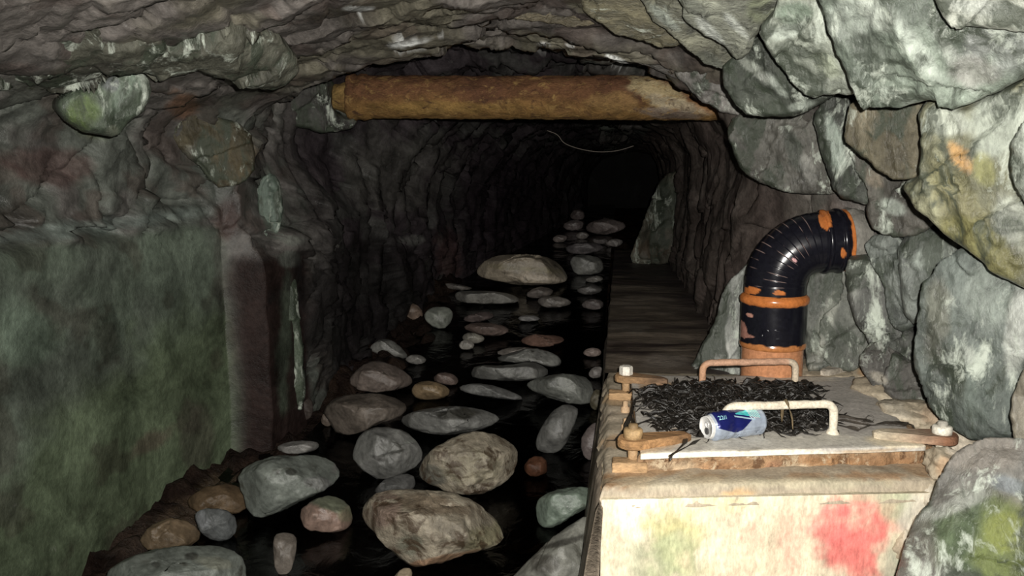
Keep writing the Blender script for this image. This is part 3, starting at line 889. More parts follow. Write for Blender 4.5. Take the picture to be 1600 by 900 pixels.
         n=(.35, -.9, -.25), thick=.14, base=(.055, .053, .048), parent=W_LEFT, seed=47, rough=.03, bulge=.03,
         pat=[(545, 182, 18, 8, 20, (.16, .17, .14), .7), (495, 185, 14, 12, 60, (.10, .10, .09), .6)]),
    dict(poly=[(335, 310), (362, 300), (375, 330), (370, 375), (350, 385), (335, 350)], Y0=3.02, n=(.4, -.9, 0), thick=.1,
         base=(.06, .037, .032), parent=W_LEFT, seed=45, rough=.02, bulge=.03),
    dict(poly=[(440, 420), (462, 428), (470, 500), (472, 560), (478, 640), (455, 645), (444, 560), (436, 490)], Y0=3.2, n=(.25, -.95, 0), thick=.1,
         base=(.06, .075, .054), parent=W_LEFT, seed=46, rough=.02, bulge=.02),
]
for sdef in SLABS:
    if 13 <= sdef['seed'] <= 33 and sdef['seed'] != 24: sdef['grow'] = 20.0
    if sdef['seed'] == 24: sdef['grow'] = 8.0
    slab(**sdef)

# ------------------------------------------------------------------ stream bed, water, ledge


def build_bed():
    xs = np.arange(-1.9, 0.85, 0.013); ys = [1.2]
    while ys[-1] < 11.55: ys.append(ys[-1] + 0.0065 * max(ys[-1], 1.8))
    ys = np.array(ys)
    X, Y = np.meshgrid(xs, ys, indexing='ij')
    P = np.stack([X, Y, X * 0], 2).reshape(-1, 3)
    z = bed_z(P[:, 1]) - 0.10
    h, b = facets(np.column_stack([P[:, 0] * 9, P[:, 1] * 7, P[:, 0] * 0]) + fbm(P * 4, 2, 5)[:, None] * .3, 5, .4)
    z = z + 0.03 * sstep(0, .4, b) * (h * .6 + .7) + 0.03 * fbm(P * 2.5, 3, 15) + 0.008 * fbm(P * 25, 3, 25)
    bank = sstep(-1.0, -1.5, P[:, 0] - .04 * (P[:, 1] - 2.4) * 2) * (1 - sstep(3.0, 4.2, P[:, 1]))
    z = z + bank * (0.10 + 0.012 * h + .015 * fbm(P * 18, 3, 44))
    bank2 = sstep(-.85, -1.25, P[:, 0]) * sstep(3.2, 3.8, P[:, 1]) * (1 - sstep(5.5, 6.5, P[:, 1]))
    z = z + bank2 * (0.11 + 0.03 * h)
    P[:, 2] = z
    C = np.tile(np.array([0.015, 0.0095, 0.0075]), (len(P), 1))
    w = sstep(-.1, .5, fbm(P * 5, 3, 35))[:, None]
    C = C * (1 - w) + np.array([0.026, 0.016, 0.011]) * w
    C = patches(P, C, [(300, 820, 90, 45, -20, (.07, .046, .028), .8), (350, 770, 50, 30, 0, (.08, .055, .03), .7), (220, 840, 60, 40, 0, (.045, .03, .022), .7),
                       (520, 850, 80, 40, 0, (.06, .028, .016), .7)], seed=9)
    o = mesh_obj('floor', P, grid_faces(len(xs), len(ys)), M_BED, None, C)
    set_props(o, 'dark brown gravel bed of the stream', None, None, 'structure')
    # water
    ys = np.arange(1.2, 11.0, 0.04); t = np.linspace(0, 1, 60)
    x0 = np.interp(ys, [1.2, 2.93, 3.0, 3.8, 5.6, 8.7, 11.0], [-1.5, -1.44, -1.26, -1.2, -1.1, -.6, -.38])
    X = x0[None] * (1 - t[:, None]) + -0.07 * t[:, None]; Y = np.repeat(ys[None], 60, 0); xs = t
    P = np.stack([X, Y, X * 0], 2).reshape(-1, 3)
    P[:, 2] = bed_z(P[:, 1]) - 0.012 + 0.004 * fbm(P * 6, 2, 3)
    o = mesh_obj('stream_water', P, grid_faces(len(xs), len(ys)), M_WATER)
    set_props(o, 'shallow black-brown water running between the stones', 'water', None, 'stuff')
    # ledge along the right side behind the chamber
    xs = np.linspace(-0.045, 0.62, 60); ys = np.arange(2.9, 8.2, 0.03)
    V = []; nx = len(xs)
    rows = []
    for y in ys:
        row = [(-0.075, y, -0.3), (-0.06, y, 0.1), (-0.05, y, .40), (-0.045, y, .435)] + [(x, y, .448) for x in xs]
        rows.append(row)
    V = np.array(rows).reshape(-1, 3)
    nn = nx + 4
    top = np.tile(np.arange(nn) >= 3, len(ys))
    V[:, 2] += top * (0.012 * fbm(V * np.array([2, 6, 1.]), 4, 7)); V[:, 0] += (~top) * .012 * fbm(V * 5, 3, 17)
    V[:, 0] += np.tile(np.arange(nn) == 3, len(ys)) * .008 * fbm(V * 9, 3, 27)
    C = np.tile(np.array([.13, .105, .08]), (len(V), 1))
    w = sstep(.0, .5, fbm(V * np.array([2, 7, 1.]), 3, 37))[:, None]
    C = C * (1 - w) + np.array([.05, .035, .03]) * w
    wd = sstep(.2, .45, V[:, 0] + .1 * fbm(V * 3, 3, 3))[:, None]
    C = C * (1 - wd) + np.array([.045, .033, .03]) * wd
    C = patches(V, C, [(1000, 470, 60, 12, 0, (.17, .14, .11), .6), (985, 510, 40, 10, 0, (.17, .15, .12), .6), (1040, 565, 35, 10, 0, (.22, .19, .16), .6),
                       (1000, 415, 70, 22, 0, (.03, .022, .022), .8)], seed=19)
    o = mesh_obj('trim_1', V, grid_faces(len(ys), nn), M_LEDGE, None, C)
    set_props(o, 'worn concrete ledge running along the right of the stream', None, None, 'structure')


build_bed()

# ------------------------------------------------------------------ stones in the stream
GREY = (.25, .25, .235); GRGR = (.24, .265, .235); BRWN = (.22, .185, .155); WARM = (.36, .315, .24); PINK = (.36, .25, .20); TAN = (.36, .29, .20)
DKG = (.15, .15, .145); RED = (.16, .085, .055); LITE = (.36, .35, .33); MAUV = (.23, .19, .18)
ST = [
    ([(564, 812), (570, 786), (596, 766), (660, 764), (724, 773), (761, 797), (799, 834), (777, 852), (724, 866), (671, 884), (644, 886), (618, 866), (596, 842)],
     WARM, 'large warm brown boulder with pale swirling veins, nearest the bottom edge of the stream', 'v'),
    ([(655, 730), (673, 706), (713, 682), (750, 672), (782, 682), (809, 701), (808, 733), (788, 754), (761, 770), (724, 773), (681, 762), (656, 746)],
     WARM, 'pale yellowish rounded boulder with a lumpy top, right behind the large veined boulder', 'v2'),
    ([(550, 706), (559, 685), (575, 669), (618, 667), (649, 684), (663, 714), (644, 735), (598, 752), (570, 738), (553, 722)],
     GREY, 'round smooth grey stone with a dark notch, left of the yellowish boulder', 'n'),
    ([(370, 741), (410, 714), (469, 711), (527, 712), (534, 738), (517, 762), (469, 783), (416, 810), (389, 805), (378, 765)],
     GRGR, 'broad flat slate-grey stone leaning towards the left wall corner', 'd'),
    ([(430, 698), (450, 690), (480, 688), (500, 692), (498, 702), (470, 710), (440, 708)], LITE, 'small pale flat stone just behind the broad slate-grey stone', ''),
    ([(620, 655), (650, 641), (700, 634), (750, 638), (785, 652), (765, 668), (720, 678), (680, 680), (640, 670)],
     GREY, 'long flat grey stone with a blackened hollow on top', 'h'),
    ([(503, 640), (530, 620), (570, 614), (610, 617), (640, 635), (620, 655), (590, 662), (555, 678), (530, 680), (520, 662)],
     BRWN, 'dull brown wide stone with a pinkish lower left end', ''),
    ([(160, 900), (200, 870), (260, 855), (330, 850), (375, 865), (387, 888), (380, 930), (170, 940)],
     GRGR, 'big smooth grey-green stone cut by the bottom edge at far left', 'f'),
    ([(466, 800), (490, 780), (520, 772), (545, 785), (557, 815), (540, 828), (510, 833), (480, 826)], PINK,
     'small angular stone with a salmon-pink face and green top', 'p'),
    ([(835, 690), (850, 660), (870, 635), (893, 630), (906, 640), (895, 670), (880, 702), (860, 710), (840, 705)],
     GREY, 'upright finger-shaped grey stone with a shiny wet foot', ''),
    ([(834, 795), (845, 775), (880, 762), (930, 761), (934, 785), (900, 803), (870, 823), (848, 825), (837, 812)], (.25, .31, .25),
     'rounded green stone tucked against the foot of the chamber', ''),
    ([(780, 925), (830, 870), (870, 835), (930, 796), (928, 925)], (.27, .27, .235), 'large mottled grey stone beneath the green stone beside the chamber', 'h'),
    ([(580, 768), (610, 745), (645, 738), (652, 760), (630, 770), (600, 774)], DKG, 'dark wedge stone squeezed between the round grey stone and the veined boulder', ''),
    ([(290, 780), (320, 760), (360, 755), (390, 770), (385, 800), (340, 806), (300, 798)], (.16, .11, .065), 'rough rusty brown stone at the foot of the left wall', ''),
    ([(302, 800), (330, 793), (365, 800), (373, 830), (350, 848), (320, 840), (308, 820)], (.19, .20, .20), 'bluish grey stone with one pale facet beside the left bank', 'o'),
    ([(215, 850), (230, 825), (265, 808), (300, 815), (318, 838), (290, 858), (250, 864)], (.22, .16, .10), 'crumbly tan stone crusted with gravel above the big grey-green stone', ''),
    ([(425, 838), (440, 830), (465, 833), (462, 870), (452, 900), (430, 900)], (.19, .165, .14), 'narrow upright speckled stone standing in dark water', ''),
    ([(905, 690), (920, 665), (938, 655), (940, 715), (915, 722)], MAUV, 'dark mauve wet stone against the side of the chamber, right of the finger-shaped one', ''),
    ([(612, 905), (628, 887), (645, 888), (642, 915), (615, 918)], TAN, 'small tan pebble under the front of the veined boulder', ''),
    ([(815, 732), (830, 712), (852, 714), (858, 735), (832, 748)], (.13, .06, .035), 'rust-orange wet stone right of the yellowish boulder', ''),
    ([(743, 424), (754, 409), (775, 399), (810, 397), (850, 400), (880, 409), (892, 424), (889, 437), (872, 444), (830, 446), (790, 442), (752, 434)],
     (.50, .43, .33), 'long blocky pale boulder lying across the stream in the distance', 'b'),
    ([(889, 405), (905, 396), (925, 398), (940, 408), (943, 425), (920, 430), (897, 429)], (.36, .36, .33), 'rounded grey boulder right beside the long pale boulder', ''),
    ([(703, 460), (720, 454), (770, 455), (805, 460), (815, 468), (800, 475), (740, 475), (712, 470)], (.34, .33, .30), 'long flat grey slab stone in front of the long pale boulder', ''),
    ([(837, 470), (850, 463), (880, 464), (897, 473), (880, 480), (850, 481)], (.32, .29, .26), 'oval flat stone right of the long slab stone', ''),
    ([(660, 497), (670, 480), (700, 478), (710, 492), (700, 511), (680, 514)], (.36, .38, .33), 'pale stone at the foot of the left rock face with a bright wet rim', ''),
    ([(627, 490), (640, 470), (658, 480), (662, 497), (642, 505)], (.30, .22, .17), 'reddish tan stone to the left of the pale wet-rimmed stone', ''),
    ([(719, 526), (735, 518), (760, 527), (752, 536), (730, 537)], (.36, .34, .29), 'egg-shaped pale stone, upper of a touching pair in black water', ''),
    ([(716, 537), (729, 530), (742, 536), (738, 546), (720, 546)], (.40, .38, .34), 'small egg-shaped pale stone, lower of a touching pair in black water', ''),
    ([(806, 497), (820, 492), (840, 494), (846, 500), (818, 503)], (.34, .33, .32), 'thin white-edged stone barely breaking the water', ''),
    ([(575, 545), (592, 529), (612, 530), (632, 548), (640, 560), (612, 561), (588, 553)], (.25, .25, .23), 'tilted grey stone at the left water edge under the rock face', ''),
    ([(632, 560), (646, 553), (662, 556), (668, 564), (655, 570), (638, 567)], (.30, .29, .27), 'knob-shaped small stone at the tip of the tilted grey stone', ''),
    ([(541, 596), (560, 575), (585, 562), (625, 574), (648, 595), (636, 605), (600, 613), (562, 611)], (.27, .22, .19), 'large smooth brownish stone with an angular crest near the left bank', ''),
    ([(641, 611), (650, 598), (675, 594), (705, 607), (700, 620), (675, 625), (650, 623)], (.40, .29, .17), 'orange-tan rounded stone in mid stream', ''),
    ([(672, 593), (690, 580), (715, 587), (717, 600), (700, 603)], (.24, .18, .155), 'reddish brown stone just behind the orange-tan one', ''),
    ([(712, 605), (740, 598), (780, 604), (818, 620), (815, 626), (770, 622), (730, 615)], (.27, .27, .26), 'slim pointed grey stone lying flat right of the orange-tan one', ''),
    ([(733, 582), (745, 570), (790, 572), (830, 564), (858, 574), (857, 588), (820, 596), (770, 594), (740, 591)], (.29, .29, .27), 'long knobbly grey stone with a pale worn ridge', ''),
    ([(768, 560), (800, 551), (830, 542), (870, 553), (880, 568), (862, 576), (838, 566), (795, 567)], (.27, .27, .25), 'curved grey stone behind the long knobbly one', ''),
    ([(770, 551), (800, 541), (850, 546), (862, 549), (820, 556), (790, 557)], (.30, .27, .24), 'thin leaf-shaped stone behind the curved grey one', ''),
    ([(817, 600), (850, 588), (890, 583), (925, 592), (929, 620), (917, 634), (880, 628), (840, 615)], (.30, .31, .28), 'broad pale grey stone beside the ledge with a sparkling top', ''),
    ([(908, 552), (920, 543), (938, 545), (940, 555), (922, 558)], (.34, .27, .24), 'little pinkish stone touching the ledge', ''),
    ([(918, 586), (926, 573), (942, 573), (942, 588), (928, 592)], (.34, .31, .29), 'small pale stone wedged between ledge and broad pale grey stone', ''),
    ([(920, 628), (930, 606), (942, 606), (942, 638), (926, 642)], (.18, .16, .11), 'olive brown stone under the corner of the ledge', ''),
    ([(810, 532), (830, 522), (850, 524), (878, 524), (884, 534), (850, 543), (825, 540)], (.28, .17, .13), 'low reddish stone washed over by water', ''),
    ([(720, 512), (740, 503), (780, 506), (800, 516), (778, 526), (750, 524)], (.20, .15, .13), 'drowned brown stone behind the pair of egg-shaped stones', ''),
    ([(718, 500), (740, 488), (772, 487), (772, 497), (742, 505)], (.20, .16, .15), 'dim brown stone left of the thin white-edged stone', ''),
    ([(818, 462), (838, 448), (866, 450), (862, 462), (838, 467)], (.22, .19, .17), 'dark wet stone below the right end of the long pale boulder', ''),
    ([(912, 437), (930, 430), (945, 433), (938, 440), (922, 442)], (.36, .34, .31), 'thin pale stone below the rounded grey boulder', ''),
    ([(898, 455), (912, 445), (938, 446), (942, 456), (918, 462)], (.19, .18, .17), 'dark flat stone near the ledge, below the thin pale one', ''),
    ([(905, 478), (920, 466), (942, 470), (944, 480), (925, 485)], (.22, .19, .18), 'dim flat stone against the ledge right of the oval flat one', ''),
    ([(685, 448), (700, 441), (725, 446), (745, 452), (715, 454)], (.24, .22, .20), 'thin dim stone left of the long pale boulder', ''),
    ([(877, 352), (895, 342), (912, 346), (910, 359), (888, 361)], (.36, .30, .29), 'far dim stone at the left of the heap at the passage end', ''),
    ([(911, 359), (922, 346), (950, 341), (982, 350), (970, 362), (938, 368)], (.36, .30, .28), 'far broad brownish stone topping the heap at the passage end', ''),
    ([(862, 373), (872, 366), (888, 369), (882, 378), (868, 379)], (.40, .34, .31), 'far small tan stone at the lower left of the distant heap', ''),
    ([(898, 368), (908, 361), (924, 366), (914, 373), (904, 373)], (.42, .38, .35), 'far small pale stone in the middle of the distant heap', ''),
    ([(945, 379), (958, 372), (976, 376), (968, 385), (952, 385)], (.44, .40, .38), 'far pale stone at the lower right of the distant heap', ''),
    ([(889, 338), (898, 326), (912, 328), (914, 342), (898, 344)], (.26, .21, .20), 'far dark knob of stone rising behind the heap', ''),
    ([(880, 387), (905, 378), (940, 380), (944, 391), (912, 398), (890, 396)], (.22, .20, .20), 'far dark flat stone in front of the distant heap', ''),
    ([(924, 372), (940, 374), (948, 372), (952, 380), (930, 382)], (.30, .27, .26), 'far flat stone squeezed under the broad brownish one', ''),
    ([(500, 660), (505, 645), (520, 640), (522, 660), (512, 668)], (.20, .16, .13), 'small brown stone at the left end of the dull brown wide stone', ''),
    ([(487, 560), (500, 530), (522, 530), (530, 560), (524, 590), (498, 596)], (.13, .12, .10), 'dim rounded rock standing against the left rock face', ''),
    ([(455, 628), (470, 612), (488, 622), (490, 650), (470, 662)], (.11, .09, .08), 'dark stone at the foot of the pale upright rib on the left', ''),
]


def stone(pts, col, label, flag, seed):
    pts = np.array(pts, float)
    P = smooth_closed(pts, 1)
    P = np.array(densify(list(P) + [P[0]], 3.0)[:-1])
    c = (P.max(0) + P.min(0)) / 2
    c = (c + P.mean(0)) / 2
    base_px = P[:, 1].max()
    dz = -0.01 if flag != 'w' else -0.06
    G = on_bed(c[0], min(base_px, 960), dz)
    vd = unit(ray(c[0], c[1]))
    u = unit(np.cross(vd, [0, 0, 1])); v = np.cross(u, vd)
    P3 = np.array([on_plane(a, b, G, vd) for a, b in P])
    c3 = on_plane(c[0], c[1], G, vd)
    L = np.stack([(P3 - c3) @ u, (P3 - c3) @ v], 1)
    ang = np.arctan2(L[:, 1], L[:, 0]); rad = np.hypot(L[:, 0], L[:, 1])
    o = np.argsort(ang)
    wpx = np.ptp(P[:, 0])
    nt = int(np.clip(wpx * .8, 36, 150)); nl = int(np.clip(wpx * .45, 20, 80))
    th = np.linspace(-pi, pi, nt, endpoint=False)
    r = np.interp(th, np.r_[ang[o] - 2 * pi, ang[o], ang[o] + 2 * pi], np.r_[rad[o]] .tolist() * 3)
    w = np.ptp(L[:, 0]); h = np.ptp(L[:, 1])
    rd = min(0.40 * w, 1.6 * h) * .95
    la = np.linspace(-pi / 2, pi / 2, nl + 1)
    V = []
    ex = 0.62
    for a in la:
        ca = abs(cos(a)) ** ex; sa = np.sign(sin(a)) * abs(sin(a)) ** 0.9
        V.append(c3 + (u[None] * np.cos(th)[:, None] + v[None] * np.sin(th)[:, None]) * (r * ca)[:, None] - vd * sa * rd)
    V = np.concatenate(V)
    size = min(w, h * 1.8)
    nrm = V - c3; nrm /= np.maximum(np.linalg.norm(nrm, axis=1), 1e-6)[:, None]
    lat = np.repeat(np.cos(la), nt)
    inner = 1 - np.clip(lat, 0, 1) ** 6
    q = V / size
    fh, fb = facets(q * 1.5 + seed, seed, 1.3)
    d = size * (.045 * fbm(q * 2.0 + seed * 3, 3, seed) + .05 * fh) * inner + size * .012 * fbm(q * 9, 3, seed + 5)
    if flag in ('v2',): d += size * .05 * fbm(q * 4 + 9, 3, seed + 9) * inner
    V = V + nrm * d[:, None]
    rg = np.random.default_rng(seed)
    for k in range(6):          # worn flat faces
        base_n = [UP * 1.0 - vd * .45, -vd - UP * .25, -vd * .8 + u * .9, -vd * .8 - u * .9, UP * .9 - vd * .6 + u * .6, -vd - u * .3 - UP * .7][k]
        pn = unit(base_n + rg.normal(0, .18, 3))
        dd = (V - c3) @ pn
        lim = dd.max() * rg.uniform(.68, .86)
        V = V - pn * (np.maximum(dd - lim, 0) * .85)[:, None]
    V = V + nrm * (size * (.016 * fbm(q * 5, 3, seed + 15) + .006 * fbm(q * 14, 2, seed + 25)))[:, None] * inner[:, None]
    C = np.asarray(col) * ((.56 if flag[:1] == 'v' else .48) if G[1] < 3.9 else .62) * (1 + .25 * fbm(q * 2.5, 3, seed + 7)[:, None])  # distant stones coloured lighter to offset the flash falloff
    X, Y = project(V)
    pl = []
    mat = M_STONE
    if flag == 'v':
        mat = M_STONE_V
        pl = [(600, 800, 26, 40, 0, (.13, .085, .07), .7), (760, 840, 45, 25, -20, (.15, .14, .08), .7), (690, 875, 90, 8, -12, (.20, .11, .06), .7), (640, 850, 25, 20, 0, (.12, .125, .095), .7),
              (680, 790, 60, 18, 10, (.075, .05, .03), .6)]
    elif flag == 'v2':
        mat = M_STONE_V
        pl = [(672, 745, 25, 18, 0, (.10, .10, .085), .8), (740, 730, 50, 25, 0, (.22, .20, .14), .6)]
    elif flag == 'h':
        pl = [(705, 648, 40, 9, -6, (.025, .024, .02), .9), (890, 845, 50, 5, -15, (.03, .028, .024), .8), (850, 880, 20, 14, 0, (.05, .046, .04), .7)]
    elif flag == 'n':
        pl = [(615, 707, 26, 3, -14, (.03, .03, .026), .9), (590, 716, 12, 4, 20, (.035, .033, .03), .8), (640, 690, 12, 3, -20, (.17, .18, .16), .6)]
    elif flag == 'd':
        pl = [(455, 737, 8, 5, 0, (.03, .03, .026), .8), (500, 755, 22, 10, 10, (.17, .17, .165), .7), (525, 730, 5, 12, 20, (.16, .15, .145), .6)]
    elif flag == 'f':
        pl = [(299, 869, 10, 5, 0, (.03, .03, .026), .85), (243, 882, 8, 5, 0, (.035, .035, .03), .7), (340, 880, 30, 10, 10, (.17, .17, .13), .5)]
    elif flag == 'o':
        pl = [(316, 812, 10, 18, -15, (.22, .23, .24), .9), (350, 825, 20, 30, 0, (.06, .065, .065), .7)]
    elif flag == 'p':
        pl = [(515, 785, 40, 14, 20, (.10, .115, .08), .9), (540, 805, 14, 14, 0, (.14, .145, .09), .6)]
    elif flag == 'b':
        pl = [(820, 420, 70, 5, 5, (.26, .23, .15), .7), (840, 434, 50, 5, 5, (.60, .52, .42), .6)]
    C = patches(V, np.clip(C, .01, 1), pl, seed=seed)
    Fc = grid_faces(nl + 1, nt, False, True)
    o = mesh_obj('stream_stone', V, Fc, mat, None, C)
    m = o.data
    bm = bmesh.new(); bm.from_mesh(m); bmesh.ops.remove_doubles(bm, verts=bm.verts, dist=1e-5)
    bmesh.ops.recalc_face_normals(bm, faces=bm.faces); bm.to_mesh(m); bm.free()
    set_props(o, label, 'stone', 'loose stones in the stream')


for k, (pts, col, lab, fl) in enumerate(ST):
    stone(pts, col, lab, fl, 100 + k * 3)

# ------------------------------------------------------------------ access chamber
FLT = (-0.022, 1.80)
body_q = [(-0.03, 1.80), (.90, 1.97), (.92, 3.0), (-0.035, 2.92)]
chamber = empty('access_chamber', (0.4, 2.3, 0), 'cream painted concrete chamber with red and green stains under a bolted cover', 'chamber')

# body: rendered front, side, painted by stains
CREAM = (.72, .64, .47)


def paint_body(V, C):
    C = patches(V, CREAM, [
        (1000, 800, 60, 60, 0, (.82, .72, .56), .7), (1060, 840, 60, 50, 60, (.50, .47, .20), .75), (1050, 870, 70, 40, 0, (.36, .40, .24), .8),
        (975, 870, 35, 40, 0, (.45, .44, .32), .6), (955, 820, 16, 90, 0, (.74, .52, .38), .6), (1190, 860, 100, 80, 0, (.80, .62, .44), .5),
        (1180, 840, 24, 35, 10, (.80, .40, .30), .6), (1235, 850, 26, 60, 0, (.80, .42, .32), .5), (1340, 835, 52, 66, 25, (.80, .16, .15), .9), (1300, 830, 30, 48, 0, (.80, .20, .18), .8),
        (1330, 880, 40, 30, 0, (.78, .22, .19), .7), (1400, 790, 28, 26, 0, (.44, .48, .32), .75), (1360, 775, 50, 10, 0, (.50, .52, .36), .6),
        (1440, 800, 24, 50, 30, (.62, .58, .50), .7), (1125, 790, 50, 12, 0, (.78, .70, .40), .5), (1395, 880, 14, 40, 0, (.40, .42, .32), .7)], seed=51, freq=14, soft=.6, wob=1.7)
    st = fbm(V * np.array([30, 30, 4.]), 3, 57)[:, None]
    return np.clip(C * (1 + .12 * st), 0, .9)


mb = MB()
for k in (0, 3):
    a = np.array(body_q[k]); b = np.array(body_q[(k + 1) % 4])
    nu, nv = 190, 120
    V = np.array([[*(a + (b - a) * i / (nu - 1)), .42 - .76 * j / (nv - 1)] for i in range(nu) for j in range(nv)])
    nrm = unit(np.array([(b - a)[1], -(b - a)[0], 0]))
    e = np.array([min(i, nu - 1 - i) / (nu - 1) for i in range(nu) for j in range(nv)])
    V = V + nrm * ((fbm(V * 8, 4, 31) * .004 + fbm(V * 40, 3, 37) * .0015) * sstep(0, .02, e))[:, None]
    mb.add(V, [q[::-1] for q in grid_faces(nu, nv)])
a = [np.array([*p, z]) for z in (.42, -.34) for p in body_q]
mb.add(np.array(a), [(0, 1, 2, 3), (1, 5, 6, 2), (2, 6, 7, 3), (7, 6, 5, 4)])
mb.build('body', M_BOX, chamber, paint=paint_body)

# mortar bed under the frame, sloping out to the render
mort_q = [(-0.034, 1.79), (.90, 1.965), (.90, 2.98), (-0.04, 2.93)]
mq_in = [(-0.028, 1.815), (.885, 1.985), (.89, 2.97), (-0.034, 2.92)]
V, Fc = quad_prism(mq_in, .446, .398, n=110, amp=.006, lip=.016, seed=3, slope=.017)


def paint_mortar(V, C):
    C = patches(V, (.37, .315, .235), [
        (960, 755, 40, 14, 0, (.20, .11, .05), .9), (1000, 735, 50, 16, 0, (.36, .22, .11), .7), (1100, 748, 40, 8, 0, (.34, .24, .14), .7), (1200, 752, 60, 6, 0, (.38, .30, .20), .7), (1380, 745, 70, 7, 0, (.36, .22, .12), .8), (1260, 745, 30, 7, 0, (.40, .26, .15), .7), (1150, 772, 30, 8, 0, (.55, .36, .18), .7), (975, 640, 40, 40, 0, (.50, .42, .32), .5),
        (960, 690, 30, 14, 0, (.42, .28, .16), .7), (965, 625, 25, 10, 0, (.46, .30, .15), .6), (1300, 755, 150, 8, 0, (.42, .38, .27), .7), (1080, 755, 150, 10, 0, (.44, .39, .28), .6),
        (1450, 730, 40, 14, -10, (.46, .30, .17), .6), (1365, 610, 34, 20, 40, (.24, .19, .13), .8), (1400, 650, 30, 20, 40, (.30, .24, .17), .7)], seed=61, freq=16, wob=1.6)
    return C


mortar = MB().add(V, Fc).build('mortar_bed', M_BOX, chamber, paint=paint_mortar)

# rusty frame under the cover
fr_q = [on_z(1000, 716, .478)[:2], on_z(1462, 703, .478)[:2], (.775, 2.76), (.045, 2.69)]
V, Fc = quad_prism([tuple(p) for p in fr_q], .486, .438, n=110, amp=.007, lip=.005, seed=5)


def paint_frame(V, C):
    return patches(V, (.34, .21, .115), [
        (1060, 728, 40, 9, 0, (.58, .45, .30), .7), (1120, 732, 30, 10, 0, (.36, .20, .10), .7), (1210, 728, 18, 10, 0, (.34, .19, .11), .8), (1380, 722, 60, 9, 0, (.32, .18, .09), .9),
        (1300, 724, 40, 9, 0, (.38, .21, .10), .8), (1250, 734, 30, 6, 0, (.60, .50, .36), .7), (1420, 735, 40, 8, 0, (.56, .38, .18), .6)], seed=71, freq=18)


MB().add(V, Fc).build('cover_frame', M_RUSTF, chamber, paint=paint_frame)

# board along the stream side of the chamber
V, Fc = [], []
for y in np.linspace(1.775, 2.9, 60):
    V += [(-.028, y, .40), (-.036, y, .42), (-.046, y, .40), (-.062, y, .29), (-.088, y, .10), (-.12, y, -.15), (-.05, y, -.15)]
V = np.array(V)
V = V + np.stack([fbm(V * 14, 3, 3), fbm(V * 14, 3, 6) * .3, fbm(V * 9, 3, 8)], 1) * .004
Fc = [q[::-1] for q in grid_faces(60, 7, False, True)] + [tuple(range(7))]
MB().add(V, Fc, (.20, .165, .125)).build('side_board', M_LEDGE, chamber)

# mortar and rubble packed between chamber and rock on the right
mb = MB()
packs = [(1350, 585, 30, 18, .49), (1385, 615, 36, 22, .49), (1415, 648, 34, 22, .485), (1450, 655, 30, 22, .485), (1490, 690, 30, 26, .46), (1480, 725, 22, 26, .42), (1462, 770, 22, 30, .36),
         (1440, 810, 20, 30, .29), (1418, 850, 18, 34, .22), (1330, 572, 22, 9, .49), (1500, 670, 24, 20, .48), (1280, 578, 40, 6, .49)]
for i, (px, py, rx, ry, z) in enumerate(packs):
    c = on_z(px, py, z) if z > .45 else on_y(px, py, 1.93 + (px - 1400) * .0008)
    s = np.linalg.norm(c - CAM) / F
    n1, n2 = 40, 24
    V = []
    for a in np.linspace(0, pi, n2):
        for t in np.linspace(0, 2 * pi, n1, endpoint=False):
            V.append((sin(a) * cos(t), sin(a) * sin(t), cos(a)))
    V = np.array(V)
    d = 1 + .22 * fbm(V * 1.8 + i * 7, 3, i) + .06 * fbm(V * 6 + i, 3, i)
    V = c + V * d[:, None] * np.array([rx * s * 1.25, rx * s * 1.6, max(ry * s * .8, .02)])
    mb.add(V, [q for q in grid_faces(n2, n1, False, True)])


def paint_pack(V, C):
    return patches(V, (.40, .34, .25), [
        (1380, 590, 50, 16, 35, (.20, .165, .12), .7), (1400, 640, 30, 16, 30, (.50, .45, .36), .7), (1455, 650, 25, 20, 30, (.40, .29, .20), .6), (1500, 690, 25, 30, 0, (.62, .55, .45), .7),
        (1330, 570, 20, 8, 0, (.66, .60, .50), .8), (1350, 580, 14, 10, 0, (.36, .22, .11), .7), (1475, 730, 20, 20, 0, (.42, .28, .17), .7), (1440, 800, 30, 50, 30, (.60, .55, .46), .7), (1448, 680, 14, 6, 0, (.12, .36, .34), .8)], seed=81, freq=16)


MB_pack = mb.build('mortar_packing', M_BOX, chamber, paint=paint_pack)

# hold-down bolts with their brackets
def hexa(c, r, h, axis=(0, 0, 1), bev=.15, n=6):
    prof = [(0.0001, 0), (r, 0), (r, h * .86), (r * .86, h), (0.0001, h)]
    V, Fc = lathe(prof, c, axis, n)
    return V, Fc


RUSTC = (.24, .12, .055); RUSTL = (.38, .245, .13); OFFW = (.68, .62, .50)


def bolt(px, py, nut_col, ring_col, tall, hexed, low=True):
    p = on_z(px, py, .505)
    root_c = (RUSTL if low else OFFW)
    m = MB()
    V, Fc = lathe([(.0001, -.06), (.012, -.06), (.012, tall * .2), (.0001, tall * .2)], p, n=20); m.add(V, Fc, root_c)
    b = m.build('bolt', M_METAL, chamber)
    m = MB()
    V, Fc = hexa(p + np.array([0, 0, .012]), .021 if hexed else .023, tall, n=6 if hexed else 24); m.add(V, Fc, nut_col)
    if not hexed:
        V, Fc = lathe([(.012, 0), (.012, .008), (.009, .012), (.0001, .012)], p + np.array([0, 0, .012 + tall]), n=16); m.add(V, Fc, np.array(nut_col) * .5)
    m.build('nut', M_METAL, b, smooth=not hexed)
    if low:
        m = MB()
        q = p + np.array([-.015, -.02, -.055])
        ln = np.linspace(0, 2 * pi, 5)[:-1] + .6
        V, Fc = quad_prism([(q[0] - .035, q[1] - .02), (q[0] + .05, q[1] - .012), (q[0] + .045, q[1] + .03), (q[0] - .035, q[1] + .03)], q[2] + .018, q[2] - .03, n=14, amp=.003, lip=.004)
        m.add(V, Fc, RUSTL)
        m.build('anchor_plate', M_RUST, b)
    return p


